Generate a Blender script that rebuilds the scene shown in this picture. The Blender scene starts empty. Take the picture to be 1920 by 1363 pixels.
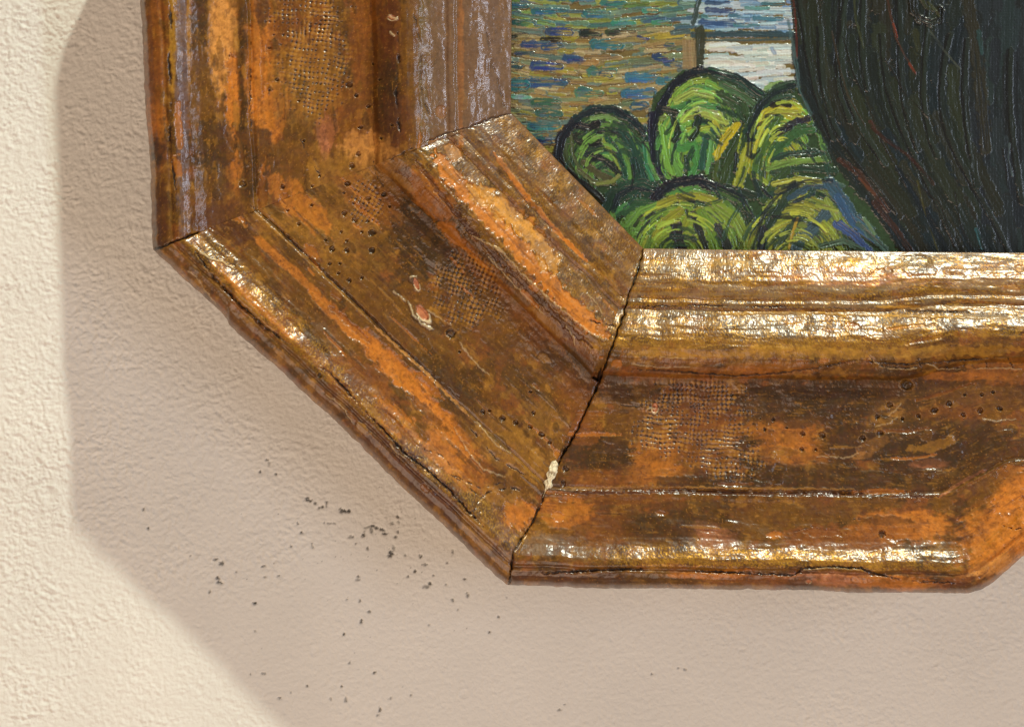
import bpy, math
import numpy as np

# ------------------------------------------------------------------ camera, world, lamps, exposure
scn = bpy.context.scene
D = 0.50            # camera to wall (m)
S0 = 0.00016        # size on the wall of one photo pixel (m)
CX, CY = 960.0, 681.5

def W(px, py, h):
    """photo plan position (px) at height h (m) above the wall -> world x, y, z (wall is the plane y = 0)"""
    k = (D - h) / D
    return (px - CX) * S0 * k, -h + 0 * px, -(py - CY) * S0 * k

cam_d = bpy.data.cameras.new('camera')
cam = bpy.data.objects.new('camera', cam_d)
scn.collection.objects.link(cam)
cam.location = (0, -D, 0)
cam.rotation_euler = (math.radians(90), 0, 0)
cam_d.sensor_width = 36.0
cam_d.sensor_fit = 'HORIZONTAL'
cam_d.lens = 36.0 * D / (1920 * S0)
cam_d.clip_start = 0.01
cam_d.clip_end = 50
scn.camera = cam

world = bpy.data.worlds.new('World')
scn.world = world
world.use_nodes = True
bg = world.node_tree.nodes['Background']
bg.inputs['Color'].default_value = (1.0, 0.82, 0.68, 1)
bg.inputs['Strength'].default_value = 0.17

def aim(ob, target):
    from mathutils import Vector
    d = Vector(target) - ob.location
    ob.rotation_euler = d.to_track_quat('-Z', 'Y').to_euler()

def lamp(name, kind, loc, target, energy, color, **kw):
    l = bpy.data.lights.new(name, kind)
    l.energy = energy
    l.color = color
    for k, v in kw.items():
        setattr(l, k, v)
    o = bpy.data.objects.new(name, l)
    scn.collection.objects.link(o)
    o.location = loc
    aim(o, target)
    return o

# ceiling spotlight up and slightly to the right: casts the long shadow down the wall
lamp('ceiling_spotlight', 'SPOT', (0.735, -0.85, 2.02), (0, 0, -0.02), 208, (0.93, 0.99, 0.84),
     shadow_soft_size=0.030, spot_size=math.radians(40), spot_blend=0.4)
# cool window light from the right of the room
lamp('window_light', 'AREA', (1.65, -1.5, 0.0), (0, 0, 0), 12, (0.74, 0.83, 1.0),
     shape='RECTANGLE', size=0.09, size_y=1.5)
# added soft fill from below, brightens the shaded wall around the frame
lamp('fill_light', 'AREA', (-0.45, -1.3, -1.0), (0, 0, 0), 19.3, (1.0, 0.78, 0.605),
     shape='RECTANGLE', size=1.5, size_y=1.2)

scn.view_settings.view_transform = 'Standard'
scn.view_settings.look = 'None'
scn.view_settings.exposure = 0.0
scn.view_settings.gamma = 1.0
scn.view_settings.use_curve_mapping = False

# ------------------------------------------------------------------ numpy helpers
def lin(c):
    c = np.array(c, float) / 255.0
    return np.where(c <= 0.04045, c / 12.92, ((c + 0.055) / 1.055) ** 2.4)

def _hash(ix, iy, seed):
    h = (ix.astype(np.int64) * 374761393 + iy.astype(np.int64) * 668265263 + seed * 974634777) & 0xffffffff
    h = ((h ^ (h >> 13)) * 1274126177) & 0xffffffff
    h = ((h ^ (h >> 16)) * 2246822519) & 0xffffffff
    return (h ^ (h >> 15)) & 0xffffffff

def noise(x, y, seed=0):
    """gradient noise, about -1..1"""
    x = np.asarray(x, np.float64); y = np.asarray(y, np.float64)
    ix = np.floor(x); iy = np.floor(y)
    fx = x - ix; fy = y - iy
    ux = fx * fx * fx * (fx * (fx * 6 - 15) + 10)
    uy = fy * fy * fy * (fy * (fy * 6 - 15) + 10)
    def g(dx, dy):
        a = _hash(ix + dx, iy + dy, seed) * (2 * math.pi / 4294967296.0)
        return np.cos(a) * (fx - dx) + np.sin(a) * (fy - dy)
    n = (g(0, 0) * (1 - ux) + g(1, 0) * ux) * (1 - uy) + (g(0, 1) * (1 - ux) + g(1, 1) * ux) * uy
    return n * 1.5

def fbm(x, y, seed=0, octv=4, gain=0.55):
    s = 0; a = 1; t = 0
    for i in range(octv):
        s = s + a * noise(x * 2 ** i, y * 2 ** i, seed + i * 17)
        t += a; a *= gain
    return s / t * 1.4

def cells(x, y, seed=0):
    """distance to the nearest jittered cell point, and a random value of that cell"""
    ix = np.floor(x); iy = np.floor(y)
    best = np.full(np.shape(x), 9.0); val = np.zeros(np.shape(x))
    for dx in (-1, 0, 1):
        for dy in (-1, 0, 1):
            h = _hash(ix + dx, iy + dy, seed)
            jx = (h & 0xffff) / 65536.0; jy = (h >> 16) / 65536.0
            d = np.hypot(ix + dx + jx - x, iy + dy + jy - y)
            m = d < best
            best = np.where(m, d, best)
            val = np.where(m, ((h >> 8) & 0xffff) / 65536.0, val)
    return best, val

def sst(x, a, b):
    t = np.clip((x - a) / (b - a), 0, 1)
    return t * t * (3 - 2 * t)

def seg_dist(px, py, pts):
    """distance to a polyline and the fraction run along it"""
    best = np.full(px.shape, 1e9); fr = np.zeros(px.shape)
    pts = np.array(pts, float)
    L = np.hypot(*(pts[1:] - pts[:-1]).T); tot = L.sum(); acc = 0
    for i in range(len(pts) - 1):
        ax, ay = pts[i]; bx, by = pts[i + 1]
        dx, dy = bx - ax, by - ay
        t = np.clip(((px - ax) * dx + (py - ay) * dy) / (dx * dx + dy * dy + 1e-9), 0, 1)
        d = np.hypot(px - ax - t * dx, py - ay - t * dy)
        m = d < best
        best = np.where(m, d, best); fr = np.where(m, (acc + t * L[i]) / tot, fr)
        acc += L[i]
    return best, fr

# ------------------------------------------------------------------ mesh helper
def grid_mesh(name, X, Y, Z, mat, parent=None, attrs=None, flip=False, keep=None):
    """a welded sheet of quads from 2-D arrays; attrs: name -> (n, m, 3) colours or (n, m) values"""
    n, m = X.shape
    co = np.stack([X, Y, Z], -1).reshape(-1, 3).astype(np.float32)
    idx = np.arange(n * m).reshape(n, m)
    q = np.stack([idx[:-1, :-1], idx[:-1, 1:], idx[1:, 1:], idx[1:, :-1]], -1)
    if flip:
        q = q[..., ::-1]
    if keep is not None:
        q = q[keep]
    q = q.reshape(-1, 4).astype(np.int32)
    me = bpy.data.meshes.new(name)
    me.vertices.add(len(co)); me.vertices.foreach_set('co', co.ravel())
    me.loops.add(q.size); me.loops.foreach_set('vertex_index', q.ravel())
    me.polygons.add(len(q))
    me.polygons.foreach_set('loop_start', np.arange(0, q.size, 4, dtype=np.int32))
    me.polygons.foreach_set('use_smooth', np.ones(len(q), dtype=bool))
    me.update(calc_edges=True)
    for k, v in (attrs or {}).items():
        if v.ndim == 3:
            a = me.attributes.new(k, 'FLOAT_COLOR', 'POINT')
            c = np.ones((len(co), 4), np.float32); c[:, :3] = v.reshape(-1, 3)
            a.data.foreach_set('color', c.ravel())
        else:
            a = me.attributes.new(k, 'FLOAT', 'POINT')
            a.data.foreach_set('value', v.astype(np.float32).ravel())
    me.materials.append(mat)
    o = bpy.data.objects.new(name, me)
    scn.collection.objects.link(o)
    if parent:
        o.parent = parent
    return o

# ------------------------------------------------------------------ materials
def new_mat(name):
    m = bpy.data.materials.new(name); m.use_nodes = True
    nt = m.node_tree; nt.nodes.clear()
    out = nt.nodes.new('ShaderNodeOutputMaterial')
    b = nt.nodes.new('ShaderNodeBsdfPrincipled')
    nt.links.new(b.outputs[0], out.inputs[0])
    return m, nt, b

def nd(nt, kind, **kw):
    n = nt.nodes.new(kind)
    for k, v in kw.items():
        if k in n.inputs.keys():
            n.inputs[k].default_value = v
        else:
            setattr(n, k, v)
    return n

def attr(nt, name):
    a = nt.nodes.new('ShaderNodeAttribute'); a.attribute_name = name
    return a

def mat_frame():
    m, nt, b = new_mat('aged_gilding')
    L = nt.links.new
    tc = nd(nt, 'ShaderNodeTexCoord')
    col = attr(nt, 'tint'); met = attr(nt, 'leaf'); rg = attr(nt, 'sheen')
    n1 = nd(nt, 'ShaderNodeTexNoise', Scale=700.0, Detail=5.0, Roughness=0.65)
    L(tc.outputs['Object'], n1.inputs['Vector'])
    # fine mottling of the pigment itself
    r1 = nd(nt, 'ShaderNodeMapRange'); r1.inputs[1].default_value = 0.3; r1.inputs[2].default_value = 0.7
    r1.inputs[3].default_value = 0.76; r1.inputs[4].default_value = 1.22
    L(n1.outputs[0], r1.inputs[0])
    mx = nd(nt, 'ShaderNodeVectorMath', operation='SCALE')
    L(col.outputs['Color'], mx.inputs[0]); L(r1.outputs[0], mx.inputs['Scale'])
    L(mx.outputs[0], b.inputs['Base Color'])
    gz = attr(nt, 'glaze'); L(gz.outputs['Fac'], b.inputs['Coat Weight'])
    L(met.outputs['Fac'], b.inputs['Metallic'])
    L(rg.outputs['Fac'], b.inputs['Roughness'])
    n2 = nd(nt, 'ShaderNodeTexNoise', Scale=1500.0, Detail=3.0, Roughness=0.6)
    L(tc.outputs['Object'], n2.inputs['Vector'])
    bp = nd(nt, 'ShaderNodeBump', Strength=0.3, Distance=0.00008)
    L(n2.outputs[0], bp.inputs['Height'])
    bp2 = nd(nt, 'ShaderNodeBump', Strength=0.27, Distance=0.00018)
    L(n1.outputs[0], bp2.inputs['Height']); L(bp.outputs[0], bp2.inputs['Normal'])
    L(bp2.outputs[0], b.inputs['Normal'])
    b.inputs['Coat Roughness'].default_value = 0.19
    b.inputs['Specular IOR Level'].default_value = 0.28
    L(bp2.outputs[0], b.inputs['Coat Normal'])
    return m

def mat_paint():
    m, nt, b = new_mat('oil_paint')
    L = nt.links.new
    tc = nd(nt, 'ShaderNodeTexCoord')
    col = attr(nt, 'tint')
    L(col.outputs['Color'], b.inputs['Base Color'])
    b.inputs['Roughness'].default_value = 0.34
    n1 = nd(nt, 'ShaderNodeTexNoise', Scale=1300.0, Detail=4.0, Roughness=0.6)
    L(tc.outputs['Object'], n1.inputs['Vector'])
    bp = nd(nt, 'ShaderNodeBump', Strength=0.5, Distance=0.00013)
    L(n1.outputs[0], bp.inputs['Height'])
    L(bp.outputs[0], b.inputs['Normal'])
    b.inputs['Coat Weight'].default_value = 0.25
    b.inputs['Coat Roughness'].default_value = 0.12
    L(bp.outputs[0], b.inputs['Coat Normal'])
    return m

def mat_wall():
    m, nt, b = new_mat('painted_plaster')
    L = nt.links.new
    tc = nd(nt, 'ShaderNodeTexCoord')
    col = attr(nt, 'tint')
    n0 = nd(nt, 'ShaderNodeTexNoise', Scale=16.0, Detail=3.0)
    L(tc.outputs['Object'], n0.inputs['Vector'])
    r = nd(nt, 'ShaderNodeMapRange'); r.inputs[1].default_value = 0.3; r.inputs[2].default_value = 0.7
    r.inputs[3].default_value = 0.96; r.inputs[4].default_value = 1.04
    L(n0.outputs[0], r.inputs[0])
    mx = nd(nt, 'ShaderNodeVectorMath', operation='SCALE')
    L(col.outputs['Color'], mx.inputs[0]); L(r.outputs[0], mx.inputs['Scale'])
    L(mx.outputs[0], b.inputs['Base Color'])
    b.inputs['Roughness'].default_value = 0.72
    n1 = nd(nt, 'ShaderNodeTexNoise', Scale=800.0, Detail=5.0, Roughness=0.6)
    L(tc.outputs['Object'], n1.inputs['Vector'])
    bp = nd(nt, 'ShaderNodeBump', Strength=1.0, Distance=0.00026)
    L(n1.outputs[0], bp.inputs['Height'])
    L(bp.outputs[0], b.inputs['Normal'])
    return m

def mat_putty():
    m, nt, b = new_mat('white_putty')
    tc = nd(nt, 'ShaderNodeTexCoord')
    n = nd(nt, 'ShaderNodeTexNoise', Scale=900.0, Detail=4.0)
    cr = nd(nt, 'ShaderNodeValToRGB')
    cr.color_ramp.elements[0].position = 0.32; cr.color_ramp.elements[0].color = (0.22, 0.14, 0.06, 1)
    cr.color_ramp.elements[1].position = 0.5; cr.color_ramp.elements[1].color = (0.86, 0.74, 0.50, 1)
    nt.links.new(tc.outputs['Object'], n.inputs['Vector'])
    nt.links.new(n.outputs[0], cr.inputs[0]); nt.links.new(cr.outputs[0], b.inputs['Base Color'])
    b.inputs['Roughness'].default_value = 0.55
    return m

M_FRAME, M_PAINT, M_WALL, M_PUTTY = mat_frame(), mat_paint(), mat_wall(), mat_putty()

# ------------------------------------------------------------------ the wall
def axis(segs):
    out = []
    for a, b, st in segs:
        n = max(1, int(round((b - a) / st)))
        out += list(np.linspace(a, b, n, endpoint=False))
    out.append(segs[-1][1])
    return np.array(out)

PITS = [(500,862,4,2),(505,870,3,3),(517,888,3,2),(488,884,2,3),(580,938,8,2.4),(576,934,4,3),(592,943,3,3),(598,952,3,3),
        (604,950,2,4),(612,944,2.5,6),(611,940,2,3),(645,958,7,4),(655,958,5,3),(640,956,4,4),(618,981,3,2),(626,981,3,2),
        (608,980,2,2),(688,988,7,2.6),(698,986,5,3),(656,1006,4,3),(662,1006,3,2),(681,1004,4,4),(684,999,2,5),(667,1018,2,2),
        (689,1028,2,4),(697,994,3,5),(706,989,6,2),(715,993,6,2.5),(722,1000,6,2.4),(733,1036,4,6),(738,1028,3,5),(731,1042,5,3),
        (742,1006,3,3),(746,997,2,3),(748,978,3,3),(735,980,4,3),(746,969,2,3),(789,1043,3,4),(796,1058,5,3),(799,1099,7,3.5),
        (806,1094,4,3),(778,1071,3,3),(765,1079,2.5,3),(760,1041,2,3),(838,1055,2,3),(849,1036,2,6),(872,1085,3,2),(836,1096,3,2),
        (812,1078,2,2),(848,1125,3,3),(876,1115,3,4),(858,1143,2,2),(804,1171,2,2),(917,1185,4,2),(935,1156,3,1.5),(692,1146,4,3),
        (675,1126,2,3),(671,1086,4,3),(672,1080,3,2),(497,1081,3,2.5),(495,1061,4,2),(478,1131,4,3),(269,955,2.5,3),(277,990,2.5,2.5),
        (523,1079,2.5,1.5),(546,1023,2,3),(586,1024,2,3),(585,1019,2,2),(443,1072,2,2),(415,1056,5,4),(404,1048,5,3),
        (411,1092,5,3),(408,1084,4,4),(393,1110,2,6),(357,1042,1.8,2.5),(645,1188,2.5,4),(478,1183,2,2.5),(469,1264,2,2),(495,1262,6,2),
        (640,1286,2,3),(524,1308,4,2.5),(648,1310,3,5),(655,1242,3,3),(620,1310,2,4),(545,1297,2,2),(576,1285,2,2),(712,1330,3,5),
        (732,1309,4,2.5),(770,1302,2,3),(708,1340,3,2),(650,1124,2,2.5),(677,1165,2.5,5),(1048,1330,4,2),
        (1222,1263,2,2),(1272,1252,3,2),(1285,1255,3,2),(1060,1320,3,2),(702,1260,3,2),(950,1120,2,2),(558,980,2,3),(565,998,3,2)]

def wall_fields(px, py):
    # orange-peel of rolled paint, with drips
    wx = px + 5 * noise(px / 34, py / 34, 3); wy = py + 5 * noise(px / 34, py / 34, 4)
    h = 0.15 * fbm(wx / 15, wy / 12, 11, 4, 0.68)
    rid = 1 - np.abs(fbm(wx / 20 + wy / 70, wy / 16 - wx / 90, 23, 3, 0.6)) * 2
    h = h + 0.13 * np.clip(rid, 0, 1) ** 2
    c, _ = cells(wx / 17, wy / 15, 5)
    h = h + 0.07 * sst(c, 0.45, 0.05)
    h = h + 0.05 * noise(px / 5.5, py / 5.5, 6)
    # smoother where the paint was rubbed down, under the frame
    smooth = np.clip(1.2 * np.exp(-(((px - 800) / 420) ** 2 + ((py - 1230) / 230) ** 2)) + .45 * sst(px, 1000, 1300) + .32 * sst(px + .35 * (py - 900), 180, 420) + .25 * fbm(px / 160, py / 160, 41, 2), 0, 1)
    h = h * (1.7 - 1.2 * smooth) * (.75 + .5 * sst(fbm(px / 120, py / 100, 43, 2), -.4, .4))
    h = h + 0.5 * noise(px / 260, py / 300, 9)
    # raised ring of paint, lower left
    e = np.hypot((px - 90) / 19, (py - 922) / 12)
    h = h + 0.16 * np.exp(-((e - 1) / 0.25) ** 2) - 0.08 * (e < 0.9)
    for cx, cy, rx, ry in ((590, 1220, 9, 13), (413, 1092, 9, 8), (870, 1300, 11, 10), (500, 980, 8, 9)):
        e = np.hypot((px - cx) / rx, (py - cy) / ry)
        h = h + 0.09 * np.exp(-((e - 1) / 0.3) ** 2) - 0.07 * sst(e, 1, .5)
    base = lin((228, 223, 213)) * np.ones(px.shape + (3,))
    v = fbm(px / 210, py / 210, 60, 3)
    base *= (1 + 0.03 * v)[..., None]
    pit_dark = np.zeros(px.shape)  # mask that colours the sunk pits dark
    for cx, cy, rx, ry in PITS:
        m = (np.abs(px - cx) < 16) & (np.abs(py - cy) < 16)
        if not m.any():
            continue
        x = px[m] - cx; y = py[m] - cy
        e = np.hypot(x / (rx * 1.05), y / (ry * 1.05)) + 0.75 * noise(px[m] / 4.0, py[m] / 4.0, 77)
        k = sst(e, 1.2, 0.45) * (.6 + .35 * ((cx * 7 + cy * 3) % 5) / 4)
        pit_dark[m] = np.maximum(pit_dark[m], k)
        h[m] -= 0.6 * k
    r = fbm(px / 4.2, py / 4.2, 81, 2)
    zone = np.exp(-(((px - 720) / 190) ** 2 + ((py - 1030) / 120) ** 2)) + 0.25 * np.exp(-(((px - 620) / 260) ** 2 + ((py - 1150) / 200) ** 2))
    extra = sst(r + 0.16 * zone, 0.96, 1.12) * (zone > 0.08)
    pit_dark = np.maximum(pit_dark, 0.65 * extra)
    base = base * (1 - 0.92 * pit_dark[..., None]) + lin((36, 34, 28)) * 0.92 * pit_dark[..., None]
    return h * 1e-3, base

xs = axis([(-1500, -60, 30), (-60, 1980, 2.1), (1980, 3600, 30)])
ys = axis([(-1800, -40, 30), (-40, 1400, 2.1), (1400, 3000, 30)])
PX, PY = np.meshgrid(xs, ys)
hw, cw = wall_fields(PX, PY)
fade = sst(PX, -400, -60) * sst(PX, 2300, 1980) * sst(PY, -300, -40) * sst(PY, 1800, 1400)
X, Y, Z = W(PX, PY, 0.0)
# the part of the wall far behind the frame is left coarse-free: drop nothing, keep one sheet
wall = grid_mesh('wall', X, -hw, Z, M_WALL, attrs={'tint': cw}, flip=True)
wall['kind'] = 'structure'

# ------------------------------------------------------------------ the frame
PAL = {k: lin(v) for k, v in dict(
    olive=(126, 82, 20), dolive=(92, 62, 18), brown=(132, 84, 26), red=(116, 58, 22), rust=(152, 86, 26),
    orange=(212, 126, 38), lorange=(230, 156, 74), ochre=(182, 126, 44), salmon=(206, 128, 84), grey=(128, 102, 82),
    mauve=(108, 92, 92), dark=(44, 32, 16), black=(22, 20, 18), cream=(228, 206, 160), gold=(214, 158, 52), green=(92, 90, 40), strip=(216, 146, 50),
    wood=(92, 48, 24)).items()}

PROF = np.array([(0.000, 19.0), (0.012, 19.7), (0.030, 20.9), (0.060, 23.0), (0.090, 24.6), (0.120, 25.5), (0.138, 25.7),
                 (0.148, 25.5), (0.156, 26.2), (0.170, 26.5), (0.178, 26.0), (0.188, 26.5), (0.205, 27.6), (0.225, 28.9), (0.248, 30.2),
                 (0.268, 31.0), (0.290, 31.5), (0.320, 31.0), (0.350, 29.4), (0.368, 28.4), (0.378, 27.0), (0.400, 26.4),
                 (0.480, 26.0), (0.560, 26.2), (0.640, 26.8), (0.700, 27.6), (0.708, 27.2), (0.716, 28.3), (0.728, 28.5),
                 (0.740, 28.4), (0.800, 29.3), (0.850, 30.6), (0.878, 31.9), (0.895, 33.1), (0.912, 34.1), (0.928, 34.5), (0.937, 34.4),
                 (0.944, 33.7), (0.955, 34.1), (0.972, 33.5), (0.988, 32.0), (0.996, 29.5), (1.000, 27.0)])

def profile(t):
    k = np.array([0.25, 0.5, 0.25])
    tt = np.linspace(0, 1, 1301); hh = np.interp(tt, PROF[:, 0], PROF[:, 1])
    for _ in range(5):
        hh[1:-1] = hh[:-2] * .25 + hh[1:-1] * .5 + hh[2:] * .25
    return np.interp(t, tt, hh)

for _k, _f in dict(olive=.72, dolive=.42, brown=.72, red=.75, rust=.78, ochre=.8, wood=.75, orange=.92, lorange=.85, strip=.95, salmon=.85, grey=.8, gold=.95).items():
    PAL[_k] = PAL[_k] * _f
DG = 43.5   # direction of the diagonal rail in the photo (degrees, y down)
# colour patches: cx, cy, rx, ry, angle, palette, strength, layer height (mm), rail mask
BLOBS = [
    # --- left rail
    (290,120,22,130,0,'rust',.8,0),(290,240,20,60,0,'orange',.5,0),(292,288,20,28,10,'black',.85,-.2),(284,340,10,60,0,'ochre',.6,0),
    (276,400,8,80,0,'black',.6,0),(302,400,14,60,0,'wood',.8,0),(325,60,8,110,0,'gold',.4,0),(342,180,13,260,0,'mauve',.8,0),
    (354,50,4,110,0,'ochre',.9,.1),(375,60,17,110,0,'dolive',.8,0),(380,170,22,90,0,'olive',.8,0),(418,60,26,110,0,'lorange',.95,-.25),
    (436,190,14,90,0,'orange',.95,-.25),(440,300,16,60,0,'orange',.7,0),(458,110,12,140,0,'dolive',.8,.15),(400,270,46,50,0,'dolive',.8,.1),
    (396,380,45,50,0,'brown',.7,0),(488,100,26,130,3,'orange',.85,-.2),(500,230,34,80,20,'orange',.75,-.2),(480,280,36,60,-25,'dolive',.85,.15),
    (560,60,60,80,0,'rust',.6,0),(580,150,70,90,10,'ochre',.55,0),(492,20,14,28,0,'dolive',.8,.1),(560,310,60,50,30,'brown',.7,0),
    (612,250,18,40,0,'salmon',.7,-.1),(650,60,20,80,0,'dark',.35,0),(654,165,14,60,-10,'dark',.7,0),(690,60,40,110,0,'rust',.8,0),
    (660,220,60,70,0,'rust',.55,0),(720,150,30,160,0,'dolive',.6,0),(735,60,22,60,0,'red',.7,0),(770,120,22,160,0,'olive',.8,.1),
    (745,230,26,60,0,'red',.7,0),(800,100,16,160,0,'green',.6,.1),(700,290,60,36,30,'lorange',.75,-.1),(640,330,60,40,20,'ochre',.6,0),
    (880,110,90,180,0,'grey',.8,0),(864,110,6,170,0,'orange',.8,0),(925,120,16,150,0,'mauve',.6,0),(925,200,25,30,0,'grey',.8,0),
    (755,320,30,30,40,'dark',.5,0),
    # --- diagonal rail
    (470,350,20,20,0,'dolive',.9,.1),(430,420,70,36,20,'wood',.55,0),(540,440,80,40,40,'ochre',.55,0),(640,450,90,60,40,'ochre',.6,0),
    (560,380,80,26,43,'orange',.6,-.1),(700,380,80,30,35,'rust',.6,0),(740,340,70,24,40,'brown',.7,0),
    (880,500,100,60,45,'dolive',.85,.15),(812,435,66,84,20,'dolive',1,.2),(800,425,60,70,0,'dolive',1,.05),(900,540,70,40,45,'dolive',.8,.1),(960,600,90,80,45,'brown',.6,0),(900,560,60,40,45,'olive',.6,0),
    (810,370,30,60,-40,'orange',.5,-.1),(905,500,80,24,50,'rust',.7,0),(1010,620,60,30,50,'rust',.6,0),(1050,680,50,30,45,'dark',.55,0),
    (1070,650,60,20,50,'red',.6,0),(1080,730,36,50,10,'rust',.6,0),(1020,790,50,36,45,'ochre',.5,0),(780,650,130,50,45,'olive',.8,.1),
    (860,760,120,30,43,'dolive',.7,.1),(950,830,90,34,45,'ochre',.6,0),(700,560,110,40,45,'olive',.8,.1),(560,520,90,36,43,'olive',.7,.05),
    (640,640,110,22,43,'brown',.7,0),(740,690,120,20,44,'orange',.95,-.25),(830,790,80,18,44,'orange',.85,-.25),(640,600,80,12,43,'orange',.7,-.2),
    (540,500,90,9,43,'orange',.7,-.1),(690,720,70,26,43,'rust',.8,-.1),(740,790,60,26,42,'orange',.7,-.2),(800,850,60,40,40,'mauve',.45,0),
    (850,860,80,36,42,'orange',.75,-.1),(905,900,50,30,40,'rust',.6,0),(920,840,70,20,43,'ochre',.5,.1),
    (450,520,60,16,43,'wood',.5,0),(560,640,240,15,43,'rust',.7,0),(480,570,100,8,43,'orange',.7,0),(800,905,190,26,43,'wood',.85,0),
    (700,760,110,12,43,'wood',.6,0),(790,580,14,14,0,'salmon',.0,0),(975,965,36,32,20,'rust',.5,-.1),(972,962,30,28,30,'orange',.9,-.3),
    (930,1010,50,30,40,'mauve',.4,0),(900,960,40,30,0,'olive',.6,0),(895,1000,40,22,45,'ochre',.6,0),(945,930,40,20,20,'ochre',.6,0),
    (1010,1010,30,30,0,'ochre',.5,0),
    (850,285,22,14,43,'lorange',.9,-.2),
    # --- bottom rail
    (1125,845,82,42,0,'dolive',.9,.2),(1180,870,60,36,0,'dolive',.8,.2),(1100,800,40,30,-60,'rust',.6,0),(1230,850,44,46,0,'orange',.8,-.2),
    (1200,800,60,30,0,'brown',.7,0),(1320,760,90,50,0,'red',.6,0),(1330,830,90,60,0,'rust',.55,0),(1230,890,70,24,0,'orange',.6,-.1),
    (1300,700,160,14,0,'rust',.6,0),(1450,690,90,12,0,'orange',.5,0),(1220,740,60,26,0,'dolive',.6,.1),
    (1500,745,120,36,0,'dolive',.85,.15),(1680,745,160,50,0,'dolive',.75,.15),(1850,740,90,50,0,'brown',.6,.1),
    (1420,845,40,44,0,'dolive',.95,.25),(1440,880,36,24,10,'dolive',.9,.25),(1480,815,80,28,8,'orange',.8,-.2),(1500,850,90,20,0,'orange',.6,-.2),
    (1600,830,70,40,0,'dolive',.9,.2),(1560,900,170,26,0,'dolive',.85,.2),(1720,850,90,40,0,'dolive',.9,.2),(1850,850,90,50,0,'dolive',.7,.1),
    (1660,780,40,26,-40,'ochre',.8,-.1),(1630,840,36,14,-30,'lorange',.6,-.15),(1740,870,36,9,0,'salmon',.7,-.2),(1780,775,70,16,0,'rust',.5,-.1),
    (1880,700,70,20,0,'orange',.6,-.1),(1800,705,80,9,0,'orange',.8,-.1),
    (1120,900,60,20,0,'rust',.7,-.1),(1330,905,110,16,0,'dolive',.8,.2),(1150,935,120,12,0,'rust',.6,-.1),
    (1250,985,140,26,0,'dolive',.85,.15),(1470,980,90,34,0,'olive',.85,.15),(1560,960,70,20,0,'olive',.7,.1),(1120,990,60,40,0,'rust',.55,-.1),
    (1060,960,46,30,0,'orange',.55,-.1),(1030,1020,50,22,0,'grey',.5,0),(1340,1010,40,26,20,'salmon',.5,-.1),(1580,1010,110,26,0,'rust',.8,-.1),
    (1700,985,90,30,0,'orange',.85,-.15),(1650,1000,60,34,0,'rust',.6,-.1),(1760,1040,70,14,8,'dolive',.7,.05),(1830,1050,40,16,8,'dark',.5,0),
    (1880,1010,80,66,-30,'orange',.98,-.2),(1905,925,46,56,0,'orange',.95,-.2),(1845,915,40,22,-30,'olive',.7,.1),(1870,890,50,24,-40,'brown',.6,0),
    (1870,1060,60,16,-20,'lorange',.7,0),
    (1060,1085,120,14,0,'wood',.7,0),(1180,1088,110,12,0,'dolive',.6,0),(1400,1086,110,11,2,'rust',.8,0),(1330,1078,80,7,0,'orange',.7,0),
    (1560,1085,90,13,2,'salmon',.8,.1),(1500,1093,26,12,0,'dolive',.7,0),(1680,1092,90,13,3,'orange',.8,.1),(1790,1100,60,9,-4,'wood',.6,0),
    (1340,1045,200,12,0,'ochre',.4,0),(1560,1045,150,16,0,'ochre',.5,0),
    # inner bead of the bottom rail
    (1600,520,140,20,0,'salmon',.75,0),(1850,515,100,24,0,'rust',.85,0),(1420,545,120,12,0,'rust',.5,0),(1330,495,90,10,0,'gold',.6,0),(1600,492,120,8,0,'gold',.7,0),(1500,545,200,10,0,'grey',.5,0),(1780,590,150,22,0,'grey',.4,0),
    (1520,760,150,40,0,'dolive',.75,.05),(1740,830,150,46,0,'dolive',.7,.05),(1300,950,90,12,0,'dolive',.6,.05),(1100,700,50,20,50,'dark',.5,0),(560,470,50,22,40,'dolive',.6,0),(700,470,40,30,40,'dolive',.5,0),(850,720,80,30,43,'dolive',.6,0),(960,700,60,30,43,'dark',.4,0),(730,200,26,90,0,'dark',.45,0),(560,240,40,30,20,'dark',.35,0),(400,330,40,40,0,'dark',.4,0),
    (1720,487,24,11,0,'dolive',.95,-.3),(1250,545,60,14,0,'rust',.3,0),(1400,650,300,16,0,'ochre',.5,0),(1350,577,200,5,0,'wood',.8,0),
    (1300,670,90,14,0,'rust',.6,0),
]
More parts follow.
